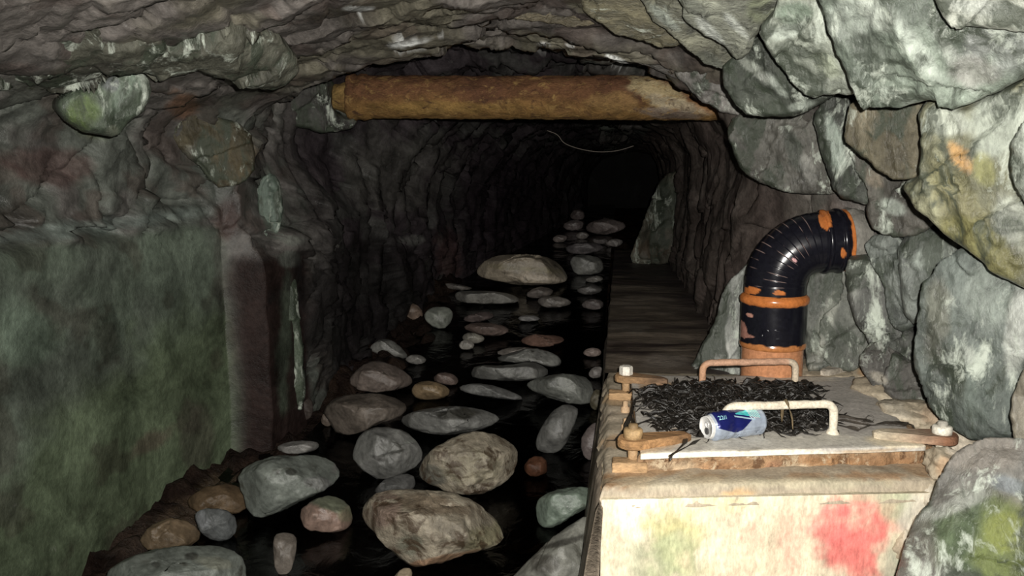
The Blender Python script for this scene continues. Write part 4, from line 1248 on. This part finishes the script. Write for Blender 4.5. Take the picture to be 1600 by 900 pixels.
B_FL = bolt(989, 693, (.36, .24, .12), RUSTC, .026, False)
B_RL = bolt(978, 592, (.74, .70, .62), RUSTL, .030, True)
B_FR = bolt(1471, 686, (.74, .70, .60), RUSTC, .022, False, False)
B_RR = bolt(1333, 574, (.70, .64, .54), RUSTL, .018, False, False)
# two small pegs on the mortar between the left bolts
for px, py in ((977, 640), (978, 668)):
    p = on_z(px, py, .452)
    V, Fc = lathe([(.0001, -.02), (.014, -.02), (.013, .008), (.008, .010), (.007, .026), (.0001, .027)], p, n=16)
    MB().add(V, Fc, (.48, .33, .20)).build('peg', M_METAL, chamber)

# ------------------------------------------------------------------ steel cover
lid_q = [tuple(on_z(1001, 709, .5)[:2]), tuple(on_z(1447, 696, .5)[:2]), tuple(on_z(1335, 588, .5)[:2]), tuple(on_z(985, 586, .5)[:2])]
cover = empty('hatch_cover', (0.4, 2.3, .478), 'off-white weathered steel cover plate bolted on top of the chamber', 'cover')
V, Fc = quad_prism(lid_q, .5, .4865, n=120, amp=.0015, lip=.003, seed=9)


def paint_lid(V, C):
    C = patches(V, (.46, .43, .385), [
        (1200, 690, 250, 14, 0, (.56, .53, .46), .7), (1180, 712, 280, 10, 0, (.78, .72, .60), .9), (1050, 600, 90, 20, 0, (.40, .375, .34), .6), (1330, 630, 60, 40, 40, (.40, .37, .34), .6),
        (1040, 690, 40, 14, -20, (.52, .34, .17), .6), (1030, 605, 40, 10, 0, (.44, .28, .14), .7), (1400, 690, 60, 10, 5, (.70, .60, .42), .7), (1250, 592, 60, 5, 0, (.60, .54, .44), .7),
        (1170, 703, 20, 2, -5, (.2, .17, .13), .6), (1260, 700, 18, 2, 0, (.2, .17, .13), .5), (1340, 706, 60, 3, -2, (.42, .27, .14), .6), (1100, 716, 40, 3, 0, (.44, .30, .17), .6), (1444, 682, 14, 5, 0, (.16, .38, .36), .8)], seed=91, freq=20)
    return C


MB().add(V, Fc).build('plate', M_LID, cover, paint=paint_lid)


def lug(bp, toward, ring_col, arm_col, r=.036, arm_w=.04, length=.12):
    """flat bar with a round eye about a bolt, welded to the plate"""
    t = np.array(toward[:2]) - bp[:2]
    L = np.linalg.norm(t); t = t / L; s = np.array([-t[1], t[0]])
    out = []
    for k in range(15):
        a = pi / 2 + pi * k / 14
        out.append(bp[:2] + r * (t * cos(a) + s * sin(a)))
    end = bp[:2] + t * L
    out += [end - s * arm_w * .5 * .8, end + t * .012 - s * arm_w * .2, end + t * .012 + s * arm_w * .2, end + s * arm_w * .5 * .8]
    n = len(out)
    V = []
    for z, sc in ((.499, 1.0), (.501, 1.03), (.515, 1.03), (.520, .95)):
        for p in out:
            V.append((*(bp[:2] + (p - bp[:2]) * sc), z))
    Fc = grid_faces(4, n, False, True) + [tuple(3 * n + i for i in range(n))]
    V = np.array(V)
    dist = np.linalg.norm(V[:, :2] - bp[:2], axis=1)
    w = sstep(r * .8, L, dist)[:, None]
    C = np.asarray(ring_col) * (1 - w) + np.asarray(arm_col) * w
    m = MB(); m.add(V, Fc, C)
    o = m.build('lug', M_RUST, cover, smooth=False)
    return o


lug(B_FL, on_z(1068, 688, .5), (.32, .18, .08), (.27, .15, .07))
lug(B_RL, on_z(1035, 600, .5), (.33, .20, .10), (.19, .12, .075), r=.034)
lug(B_FR, on_z(1375, 684, .5), (.22, .105, .06), (.50, .43, .32))
lug(B_RR, on_z(1290, 586, .5), (.50, .44, .36), (.46, .41, .34))


def handle(a_px, b_px, hgt, rad, col, pat):
    a = on_z(*a_px, .498); b = on_z(*b_px, .498)
    pth = round_path([a, a + [0, 0, hgt], b + [0, 0, hgt], b], .028, 8)
    V, Fc = tube(densify(pth, .008), rad, 18)
    V = V + np.stack([fbm(V * 60, 3, 3), fbm(V * 60, 3, 6), fbm(V * 60, 3, 9)], 1) * .0009
    m = MB(); m.add(V, Fc)
    for p in (a, b):
        W, G = lathe([(rad * 1.7, -.004), (rad * 1.5, .006), (rad * 1.05, .014)], p, n=24); m.add(W, G)
    return m.build('handle', M_METAL, cover, paint=lambda V, C: patches(V, col, pat, seed=7, freq=25))


h1 = handle((1132, 683), (1301, 678), .078, .0105, (.68, .62, .50), [(1200, 632, 60, 5, 0, (.58, .50, .38), .5)])
h1['label'] = 'off-white round-bar handle at the front'
h2 = handle((1097, 604), (1242, 601), .074, .0105, (.50, .30, .20), [(1245, 580, 14, 30, 0, (.58, .50, .38), .9), (1097, 585, 10, 20, 0, (.46, .25, .14), .6)])
h2['label'] = 'rusty pinkish round-bar handle at the back'

# ------------------------------------------------------------------ vent pipe
PC = np.array([0.505, 2.775, 0.5])
r0 = 45.5 / F * 2.80
vent = empty('vent_pipe', tuple(PC), 'orange plastic vent pipe with black painted coupling and ribbed elbow', 'pipe')
ORN = (.50, .165, .045); BLK = (.008, .008, .012)
m = MB(); V, Fc = lathe([(r0, -.02)] + [(r0, z) for z in np.linspace(0, .13, 40)], PC, n=96); m.add(V, Fc)
m.build('riser', M_PIPE, vent, paint=lambda V, C: patches(V, (.50, .23, .115), [(1208, 536, 60, 3, 3, (.30, .16, .08), .5), (1225, 545, 3, 2, 0, (.05, .03, .02), .8)], seed=5, freq=20))


def zz(py):   # height on the pipe axis seen at photo row py
    return 1.15 - (py - 269) / F * 2.78


cz0, cz1 = zz(533) - .5, zz(452) - .5
rc = r0 * 1.08
prof = [(r0, cz0 - .004), (rc * .985, cz0 - .002), (rc, cz0 + .004), (rc, cz0 + .012), (rc * .985, cz0 + .016)]
prof += [(rc * .985, z) for z in np.linspace(cz0 + .018, cz1 - .032, 50)]
prof += [(rc * 1.0, cz1 - .030), (rc * 1.03, cz1 - .026), (rc * 1.04, cz1 - .018), (rc * 1.03, cz1 - .010), (rc * .98, cz1 - .004), (r0 * 1.0, cz1)]
m = MB(); V, Fc = lathe(prof, PC, n=140); m.add(V, Fc)


def paint_coupling(V, C):
    C = np.tile(np.array(BLK), (len(V), 1))
    h = V[:, 2] - PC[2] + .003 * fbm(V * 40, 3, 3)
    w = (sstep(cz1 - .032, cz1 - .029, h) * (1 - sstep(cz1 + .002, cz1 + .003, h)))[:, None]
    C = C * (1 - w) + np.array(ORN) * w
    w = (1 - sstep(cz0 + .014, cz0 + .017, h + .003 * fbm(V * 25, 3, 8)))[:, None]
    C = C * (1 - w) + np.array((.44, .175, .06)) * w
    C = patches(V, C, [(1160, 512, 6, 16, -14, (.36, .18, .14), .95), (1170, 492, 6, 3, 25, (.42, .22, .17), .95), (1160, 524, 16, 3, 10, (.36, .18, .14), .9)], seed=6, freq=30, soft=.08)
    return C


coup = m.build('coupling', M_PIPE, vent, paint=paint_coupling)
coup['label'] = 'black painted coupling between orange rims'

# raised letters on the coupling, painted over black
cu = bpy.data.curves.new('letters', 'FONT'); cu.body = 'DC'; cu.size = .042; cu.extrude = .0025; cu.align_x = 'CENTER'; cu.resolution_u = 3
cu.space_character = 1.15
to = bpy.data.objects.new('letters', cu); COL.objects.link(to)
bpy.context.view_layer.update()
me = bpy.data.meshes.new_from_object(to.evaluated_get(bpy.context.evaluated_depsgraph_get()))
bpy.data.objects.remove(to)
L2 = np.array([v.co[:] for v in me.vertices]); FF = [tuple(p.vertices) for p in me.polygons]
bpy.data.meshes.remove(me)
phi0 = math.atan2(CAM[1] - PC[1], CAM[0] - PC[0]) - radians(4)
ph = phi0 + L2[:, 0] / rc
rr = rc * .985 + .0008 + L2[:, 2]
V = np.stack([PC[0] + rr * np.cos(ph), PC[1] + rr * np.sin(ph), PC[2] + cz0 + .042 + L2[:, 1]], 1)
MB().add(V, FF, BLK).build('lettering', M_PIPE, coup)

# ribbed elbow: swept ring by ring
BR = .139; bend_dir = unit([1, .10, 0]); SW = radians(86)
ez = PC[2] + cz1 - .001
re_ = r0 * 0.985
cent, tang = [], []
for z in np.linspace(-.0, .03, 10): cent.append(np.array([PC[0], PC[1], ez + z])); tang.append(np.array([0, 0, 1.]))
b0 = np.array([PC[0], PC[1], ez + .03])
NB = 156
for k in range(1, NB + 1):
    a = SW * k / NB
    cent.append(b0 + bend_dir * BR * (1 - cos(a)) + np.array([0, 0, BR * sin(a)])); tang.append(bend_dir * sin(a) + np.array([0, 0, cos(a)]))
tend = tang[-1]
for s_ in np.linspace(.004, .02, 8): cent.append(b0 + bend_dir * BR * (1 - cos(SW)) + np.array([0, 0, BR * sin(SW)]) + tend * s_); tang.append(tend)
nseg = 12
nn = 110
sidev = np.cross(bend_dir, [0, 0, 1.])
V = []; ribs = []
for k, (c, t) in enumerate(zip(cent, tang)):
    N1 = np.cross(t, sidev)
    kk = k - 10
    f = (kk / NB * nseg) % 1.0 if 0 <= kk < NB else .5
    rr = re_ * (1 + .018 * (f - .5)) if 0 <= kk < NB else re_
    gv = 1.0 if (0 <= kk < NB and (f < .05)) else 0.0
    for j in range(nn):
        th = 2 * pi * j / nn
        V.append(c + (N1 * cos(th) + sidev * sin(th)) * rr); ribs.append(gv)
V = np.array(V); ribs = np.array(ribs)
Fc = grid_faces(len(cent), nn, False, True)


def paint_elbow(Vv, C):
    C = np.tile(np.array(BLK), (len(Vv), 1))
    w = ribs[:, None] * sstep(.1, .5, fbm(Vv * 16, 3, 3))[:, None] * .6
    C = C * (1 - w) + np.array((.42, .30, .27)) * w
    return patches(Vv, C, [(1172, 454, 16, 6, 0, ORN, .95), (1218, 458, 10, 4, 0, ORN, .95), (1242, 407, 4, 3, 30, (.7, .4, .4), .9), (1288, 343, 8, 17, -8, ORN, .95)], seed=8, freq=30, soft=.08)


m = MB(); m.add(V, Fc)
el = m.build('elbow', M_PIPE, vent, paint=paint_elbow)
el['label'] = 'black segmented elbow with fine scratched rings'
# socket collar at the elbow's end
ce = cent[-1] - tend * .012
V, Fc = lathe([(r_, h_ * .8) for r_, h_ in [(re_ * .99, 0), (re_ * 1.05, .002), (re_ * 1.075, .008), (re_ * 1.075, .016), (re_ * 1.03, .02)] + [(re_ * 1.035, z) for z in np.linspace(.022, .055, 18)]
              + [(re_ * 1.07, .057), (re_ * 1.09, .063), (re_ * 1.09, .072), (re_ * 1.07, .076)] + [(re_ * 1.05, z) for z in np.linspace(.078, .10, 8)] + [(re_ * .9, .10), (re_ * .9, .06)]],
              ce, tend, n=110)


def paint_collar(Vv, C):
    C = np.tile(np.array(BLK), (len(Vv), 1))
    s = (Vv - ce) @ tend + .006 * fbm(Vv * 22, 3, 3)
    w = sstep(.066, .068, s)[:, None]
    C = C * (1 - w) + np.array(ORN) * w
    return patches(Vv, C, [(1290, 343, 9, 18, -10, ORN, .98), (1317, 396, 5, 8, 0, ORN, .95), (1294, 361, 2.5, 2.5, 0, (.6, .35, .3), .9)], seed=8, freq=20, soft=.06)


m = MB(); m.add(V, Fc)
cl = m.build('end_socket', M_PIPE, vent, paint=paint_collar)
cl['label'] = 'black socket with flaked orange patches'
# mortar ring where it enters the rock
cm = ce + tend * .079
V, Fc = lathe([(re_ * .9, -.002), (re_ * 1.03, -.002), (re_ * 1.06, .006), (re_ * 1.07, .015), (re_ * 1.04, .03), (re_ * .9, .06)], cm, tend, n=90)
V = V + np.stack([fbm(V * 30, 3, 3), fbm(V * 30, 3, 6), fbm(V * 30, 3, 9)], 1) * .006
MB().add(V, Fc, (.22, .21, .185)).build('mortar_seal', M_BOX, vent)

# ------------------------------------------------------------------ rusty pipe across the roof
yp = 3.70
pa = on_y(566, 152, yp); pb = on_y(1175, 153, yp)
rusty = empty('rusty_pipe', tuple(pa), 'thick rusty iron pipe spanning the passage below the roof', 'pipe')
dirp = unit(pb - pa)


def paint_rust(V, C):
    C = np.tile(np.array((.17, .082, .040)), (len(V), 1))
    f = fbm(V * np.array([5, 8, 8.]), 4, 3)
    w = sstep(-.1, .5, f)[:, None]
    C = C * (1 - w * .6) + np.array((.13, .06, .035)) * w * .6
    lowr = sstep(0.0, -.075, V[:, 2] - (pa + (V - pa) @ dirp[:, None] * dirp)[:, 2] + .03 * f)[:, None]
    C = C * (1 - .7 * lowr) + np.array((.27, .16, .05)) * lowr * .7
    return patches(V, C, [(1030, 145, 55, 20, 25, (.52, .42, .24), .9), (1065, 165, 60, 10, 15, (.46, .39, .28), .7), (960, 160, 40, 16, 0, (.32, .20, .08), .6),
                          (1050, 178, 60, 8, 5, (.20, .17, .15), .7), (1110, 160, 30, 20, 30, (.42, .20, .08), .6), (700, 168, 120, 10, 0, (.30, .19, .06), .6)], seed=3, freq=12)


rp = 32.5 / F * 3.72
npth = 260
pth = [pa + (pb - pa) * k / (npth - 1) for k in range(npth)]
V, Fc = tube(pth, rp, 90)
V = V + np.stack([fbm(V * 22, 4, 3), fbm(V * 22, 4, 6), fbm(V * 22, 4, 9)], 1) * .004
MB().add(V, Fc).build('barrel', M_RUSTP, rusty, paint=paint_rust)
V, Fc = lathe([(rp, 0), (rp * 1.10, .004), (rp * 1.12, .02), (rp * 1.04, .03), (rp * 1.04, .045), (rp * 1.10, .055), (rp * 1.10, .075), (rp * 1.02, .095), (rp, .10)], pa - dirp * .055, dirp, n=80)
V = V + np.stack([fbm(V * 25, 4, 13), fbm(V * 25, 4, 16), fbm(V * 25, 4, 19)], 1) * .005
MB().add(V, Fc).build('socket_collar', M_RUSTP, rusty, paint=paint_rust)
V, Fc = lathe([(.001, -.12), (rp * .52, -.12), (rp * .60, -.02), (rp * .66, 0), (rp * .72, .02), (rp * .8, .06), (.001, .07)], pa - dirp * .10, dirp, n=50)
V = V + np.stack([fbm(V * 25, 4, 23), fbm(V * 25, 4, 26), fbm(V * 25, 4, 29)], 1) * .006
MB().add(V, Fc).build('spigot', M_RUSTP, rusty, paint=lambda V, C: patches(V, (.26, .17, .06), [(540, 160, 20, 20, 0, (.2, .11, .04), .6)], seed=4))

# ------------------------------------------------------------------ drink can lying on the cover
a3 = on_z(1108, 696, .5); b3 = on_z(1200, 683, .5)
axd = unit((b3 - a3) * np.array([1, 1, 0]))
RC = .0350; LC = .164
cc = np.array([a3[0] - .006, a3[1] + RC * .9, .5 + RC])
cprof = [(.0001, .004), (.024, .004), (.0255, .0), (.0275, .0), (.0278, .004)] + [(.0278 + (RC - .0278) * sstep(0, 1, t), .005 + .018 * t) for t in np.linspace(.05, 1, 14)]
cprof += [(RC, z) for z in np.linspace(.025, LC - .016, 130)] + [(RC - (RC - .026) * t * t, LC - .015 + .013 * t) for t in np.linspace(.1, 1, 10)] + [(.024, LC), (.022, LC - .004), (.0001, LC - .009)]
nc = 220
V, Fc = lathe(cprof, cc, axd, n=nc)
s_ = (V - cc) @ axd
rad = V - cc - s_[:, None] * axd
rl = np.linalg.norm(rad, axis=1)
upv = np.array([0, 0, 1.]); sid = unit(np.cross(axd, upv))      # towards the viewer
tha = np.arctan2(rad @ upv, rad @ sid)                           # 0 faces the viewer, +90 deg is up
u_ = s_ / LC
dent = .006 * np.exp(-((u_ - .43) / .05) ** 2) * np.exp(-((tha + .75) / .7) ** 2) + .003 * np.exp(-((u_ - .35 - .1 * tha) / .06) ** 2) * np.exp(-((tha - .1) / .8) ** 2)
dent += .0012 * fbm(np.column_stack([u_ * 8, tha * 2, u_ * 0]), 3, 3)
body = (rl > .026)
V = V - np.where(rl > 1e-3, 1, 0)[:, None] * rad / np.maximum(rl, 1e-4)[:, None] * (dent * body)[:, None]
SIL = np.array((.40, .46, .56)); NAV = np.array((.012, .016, .12)); CYN = np.array((.10, .68, .72)); WHI = np.array((.78, .86, .88))
C = np.tile(SIL, (len(V), 1))


def setc(mk, col):
    C[mk] = col


deg = np.degrees(tha)
lowb = 10 - 36 * np.clip((u_ - .08) / .36, 0, 1) * (u_ < .46) + (u_ >= .46) * (-30 + 66 * (u_ - .46) / .32)
navy = (u_ > .09) & (u_ < .80) & (deg > lowb) & (deg < 170)
setc(navy & body, NAV)
tri = (u_ > .44) & (u_ < .84) & (deg > 30 - 12 * (u_ - .44) / .4) & (deg < 62 + 70 * (u_ - .44))
setc(tri & body & (deg > 58 - 70 * (u_ - .44)), CYN)
setc(tri & body & (u_ > .66) & (np.sin(u_ * 160 + deg * .5) > -.2) & (deg > 30), WHI)
setc((u_ > .40) & (u_ < .74) & (abs(deg - (50 - 70 * (u_ - .40))) < 3.2) & body, np.array((.45, .62, .75)))
# small print blocks and the bar code on the silver side
fine1 = (np.sin(s_ * 2600) > .2) & (deg < -32) & (deg > -78) & (u_ > .22) & (u_ < .62)
setc(fine1 & body & ~navy, SIL * .55)
fine2 = (np.sin(s_ * 1700) > .3) & (np.sin(tha * 26) > -.5) & (deg > -28) & (deg < 0) & (u_ > .5) & (u_ < .9) & ~navy
setc(fine2 & body, SIL * .6)
setc((u_ < .035) | (u_ < .06) & (rl < .029), np.array((.80, .80, .78)))
can = empty('drink_can', tuple(a3), 'dented blue and silver drink can lying on its side on the cover', 'can')
co = mesh_obj('can_body', V, Fc, M_CAN, can, C)
# opening tab on the lid
c0 = cc + axd * .0035
V, Fc = lathe([(.005, 0), (.008, 0), (.008, -.0015), (.005, -.0015), (.005, 0)], c0 + upv * .006, axd, n=20)
m = MB().add(V, Fc, (.75, .75, .74))
V, Fc = lathe([(.0001, 0), (.009, 0), (.009, .0012), (.0001, .0012)], c0 - upv * .010 - axd * .0008, axd, n=20); m.add(V, Fc, (.08, .08, .08))
m.build('tab', M_CAN, can)


# raised print: pale lettering near the neck
def wrap_text(body_t, size, u0, deg0, col, name):
    cu = bpy.data.curves.new('t', 'FONT'); cu.body = body_t; cu.size = size; cu.extrude = .0003; cu.resolution_u = 2
    to = bpy.data.objects.new('t', cu); COL.objects.link(to); bpy.context.view_layer.update()
    me = bpy.data.meshes.new_from_object(to.evaluated_get(bpy.context.evaluated_depsgraph_get()))
    bpy.data.objects.remove(to)
    L = np.array([v.co[:] for v in me.vertices]); FF = [tuple(p.vertices) for p in me.polygons]
    bpy.data.meshes.remove(me)
    s = u0 * LC + L[:, 0]; t = radians(deg0) + L[:, 1] / RC
    r = np.interp(s, [.005, .023, LC], [.0282, RC + .0003, RC + .0003]) + L[:, 2]
    P = cc + axd * s[:, None] + (sid * np.cos(t)[:, None] + upv * np.sin(t)[:, None]) * r[:, None]
    MB().add(P, FF, col).build(name, M_CAN, co)


wrap_text('22//', .016, .12, 42, (.45, .85, .92), 'lettering')

# ------------------------------------------------------------------ seaweed
weed = empty('seaweed_clump', tuple(on_z(1140, 640, .5)), 'heap of black wet seaweed strewn across the cover between the handles', 'seaweed')
AREA = np.array([(1000, 632), (1020, 612), (1060, 603), (1120, 600), (1200, 602), (1262, 600), (1275, 612), (1250, 622), (1285, 640), (1290, 668), (1240, 676), (1180, 676), (1100, 682), (1060, 676),
                 (1030, 664), (1040, 648)], float)


def ribbon(pts, width, seed, flat=.25):
    """leafy strip of real thickness following a path"""
    P = np.array(densify(pts, .006)); n = len(P)
    if n < 4: return None
    T = np.gradient(P, axis=0); T /= np.maximum(np.linalg.norm(T, axis=1), 1e-9)[:, None]
    tw = fbm(np.column_stack([np.arange(n) * .09, np.full(n, seed * 1.3), np.zeros(n)]), 2, seed) * 1.6 * flat * 4
    V = []
    wv = width * (0.75 + .45 * vnoise(np.column_stack([np.arange(n) * .22, np.full(n, seed * .7), np.zeros(n)]), 3)) * np.clip(np.minimum(np.arange(n) + 1, n - np.arange(n)) / 5., .15, 1)
    for k in range(n):
        s = unit(np.cross(T[k], [0, 0, 1.0]) + 1e-6); nu = np.cross(s, T[k])
        a = s * cos(tw[k]) + nu * sin(tw[k]); b = np.cross(T[k], a)
        for q, h in ((-1, 0), (-.5, .12), (0, .2), (.5, .12), (1, 0), (.5, -.1), (0, -.02), (-.5, -.1)):
            V.append(P[k] + a * q * wv[k] * .5 + b * h * wv[k])
    Fc = grid_faces(n, 8, False, True) + [tuple(range(8)), tuple((n - 1) * 8 + j for j in range(8))[::-1]]
    return np.array(V), Fc


rw = random.Random(5)
apx = []
while len(apx) < 900:
    p = np.array([[rw.uniform(995, 1295), rw.uniform(596, 684)]])
    sd, _ = poly_sd(p, AREA)
    if sd[0] > 0: apx.append((p[0], sd[0]))
m = MB()
for i, (p, sd) in enumerate(apx):
    q = on_z(p[0], p[1], .5)[:2]
    hmax = .005 + .024 * min(1, sd / 18)
    a = rw.gauss(0, .4) + (pi if rw.random() < .5 else 0)
    L = rw.uniform(.05, .16); k = rw.uniform(-8, 8)
    z0 = rw.uniform(.004, hmax)
    pts = []
    n = 10
    x, y = q - np.array([cos(a), sin(a)]) * L / 2
    for j in range(n):
        pts.append(np.array([x, y, .5 + max(.003, z0 + .010 * sin(j * rw.uniform(.5, 1.1) + i))]))
        a += k * L / n + rw.gauss(0, .25)
        x += cos(a) * L / n; y += sin(a) * L / n
    r = ribbon(pts, rw.uniform(.006, .018), i, .3)
    if r:
        b = rw.uniform(.6, 1.5)
        m.add(r[0], r[1], np.array((.013, .011, .009)) * b)
# a core so that the heap is solid beneath its blades
tang = m.build('tangle', M_WEED, weed)
tang['kind'] = 'stuff'
FR = [  # traced single blades: photo points, width
    ([(1012, 618), (995, 621), (990, 630), (985, 645), (975, 655), (962, 664), (948, 667)], .011), ([(1020, 612), (1008, 610), (1000, 606), (1010, 604), (1030, 612)], .009),
    ([(1025, 627), (1008, 625), (993, 628), (987, 640), (990, 655), (982, 661)], .006), ([(1030, 636), (1015, 640), (1000, 637), (992, 645)], .009), ([(1040, 655), (1020, 655), (1003, 660), (993, 664), (990, 675), (988, 688)], .008),
    ([(988, 618), (989, 640), (991, 660), (994, 684)], .003), ([(1050, 668), (1030, 672), (1020, 664), (1016, 668)], .014), ([(1072, 678), (1070, 692), (1058, 704), (1048, 712), (1047, 720)], .012),
    ([(1095, 686), (1080, 694), (1065, 702), (1050, 710)], .008), ([(1055, 604), (1070, 599), (1080, 601), (1090, 606)], .005), ([(1186, 592), (1190, 598), (1194, 606), (1200, 612)], .014),
    ([(1262, 612), (1272, 609), (1280, 616), (1290, 612)], .005), ([(1250, 598), (1262, 600), (1270, 604)], .012),
    ([(1300, 656), (1318, 655), (1340, 660), (1362, 664), (1385, 661), (1405, 662), (1420, 660)], .024), ([(1300, 650), (1325, 653), (1350, 656), (1365, 660)], .032), ([(1400, 658), (1416, 660), (1426, 664), (1430, 672)], .010),
    ([(1302, 662), (1322, 667), (1342, 671), (1360, 664)], .018), ([(1235, 682), (1250, 676), (1265, 672), (1270, 666)], .006), ([(1300, 668), (1309, 672), (1312, 678)], .010), ([(1310, 645), (1316, 638)], .003),
    ([(1245, 640), (1290, 650), (1310, 656)], .028),
]
for i, (pp, w) in enumerate(FR):
    pts = [on_z(x, y, .5 + .007 + .004 * sin(k * 1.7 + i)) for k, (x, y) in enumerate(pp)]
    if pp[0][0] < 1000 or pp[-1][0] < 1000:
        pts = [np.array([q[0], q[1], q[2] if q[0] > .045 else max(.470, .5 - (0.045 - q[0]) * .8)]) for q in pts]
    r = ribbon(pts, w, 900 + i, .2)
    if r: MB().add(r[0], r[1], (.05, .042, .034) if pp[0][0] > 1295 else (.026, .022, .018)).build('frond', M_WEED, weed)
# blade curled into a small ring, and one hung over the front handle
c = on_z(1360, 654, .520)
pts = [c + np.array([cos(t) * .010, .002 * t / 6, sin(t) * .009]) for t in np.linspace(0, 2 * pi * .97, 30)]
r = ribbon(pts, .005, 33, .05); MB().add(r[0], r[1], (.03, .026, .02)).build('frond', M_WEED, weed)
hp = (on_z(1132, 683, .498) + (on_z(1301, 678, .498) - on_z(1132, 683, .498)) * .56)
ht = .498 + .078
pts = [hp + np.array([-.002, .04, .02]), hp + np.array([-.006, .02, .062]), hp + np.array([-.006, .011, .086]), hp + np.array([-.004, -.0, .092]), hp + np.array([0, -.013, .084]), hp + np.array([.006, -.016, .066]),
       hp + np.array([.012, -.012, .045]), hp + np.array([.016, -.004, .02]), hp + np.array([.018, .004, .012])]
pts = [np.array([p[0], p[1], p[2] + .498]) for p in [q - np.array([0, 0, .498]) for q in pts]]
r = ribbon(pts, .008, 44, .05); MB().add(r[0], r[1], (.16, .12, .07)).build('frond', M_WEED, weed)

# ------------------------------------------------------------------ thin thread hanging deep in the passage
tp = [on_y(x, y, 5.2) for x, y in ((855, 204), (872, 210), (880, 224), (905, 233), (935, 238), (965, 236), (990, 228))]
V, Fc = tube(densify(round_path(tp, .05, 6), .02), .0022, 8)
set_props(MB().add(V, Fc, (.22, .19, .16)).build('hanging_wire', M_METAL), 'thin sagging wire strung under the dark roof beyond the rusty pipe', 'wire')

# ------------------------------------------------------------------ light: the camera's own flash
fl = bpy.data.lights.new('flash', 'SPOT')
fl.energy = 370; fl.color = (1.0, 0.965, 0.90); fl.spot_size = radians(118); fl.spot_blend = 1.0; fl.shadow_soft_size = 0.012
fo = bpy.data.objects.new('flash', fl); COL.objects.link(fo)
fp = CAM + RT * .055 + UP * .05 + FW * .0
fo.matrix_world = Matrix(((RT[0], UP[0], -FW[0], fp[0]), (RT[1], UP[1], -FW[1], fp[1]), (RT[2], UP[2], -FW[2], fp[2]), (0, 0, 0, 1)))

wd = bpy.data.worlds.new('world'); SC.world = wd
wd.use_nodes = True
wd.node_tree.nodes['Background'].inputs[0].default_value = (.9, .75, .9, 1)
wd.node_tree.nodes['Background'].inputs[1].default_value = 0.03

SC.view_settings.view_transform = 'Standard'
SC.view_settings.look = 'None'
SC.view_settings.gamma = 1.0
SC.view_settings.use_curve_mapping = False
SC.view_settings.exposure = 0.0
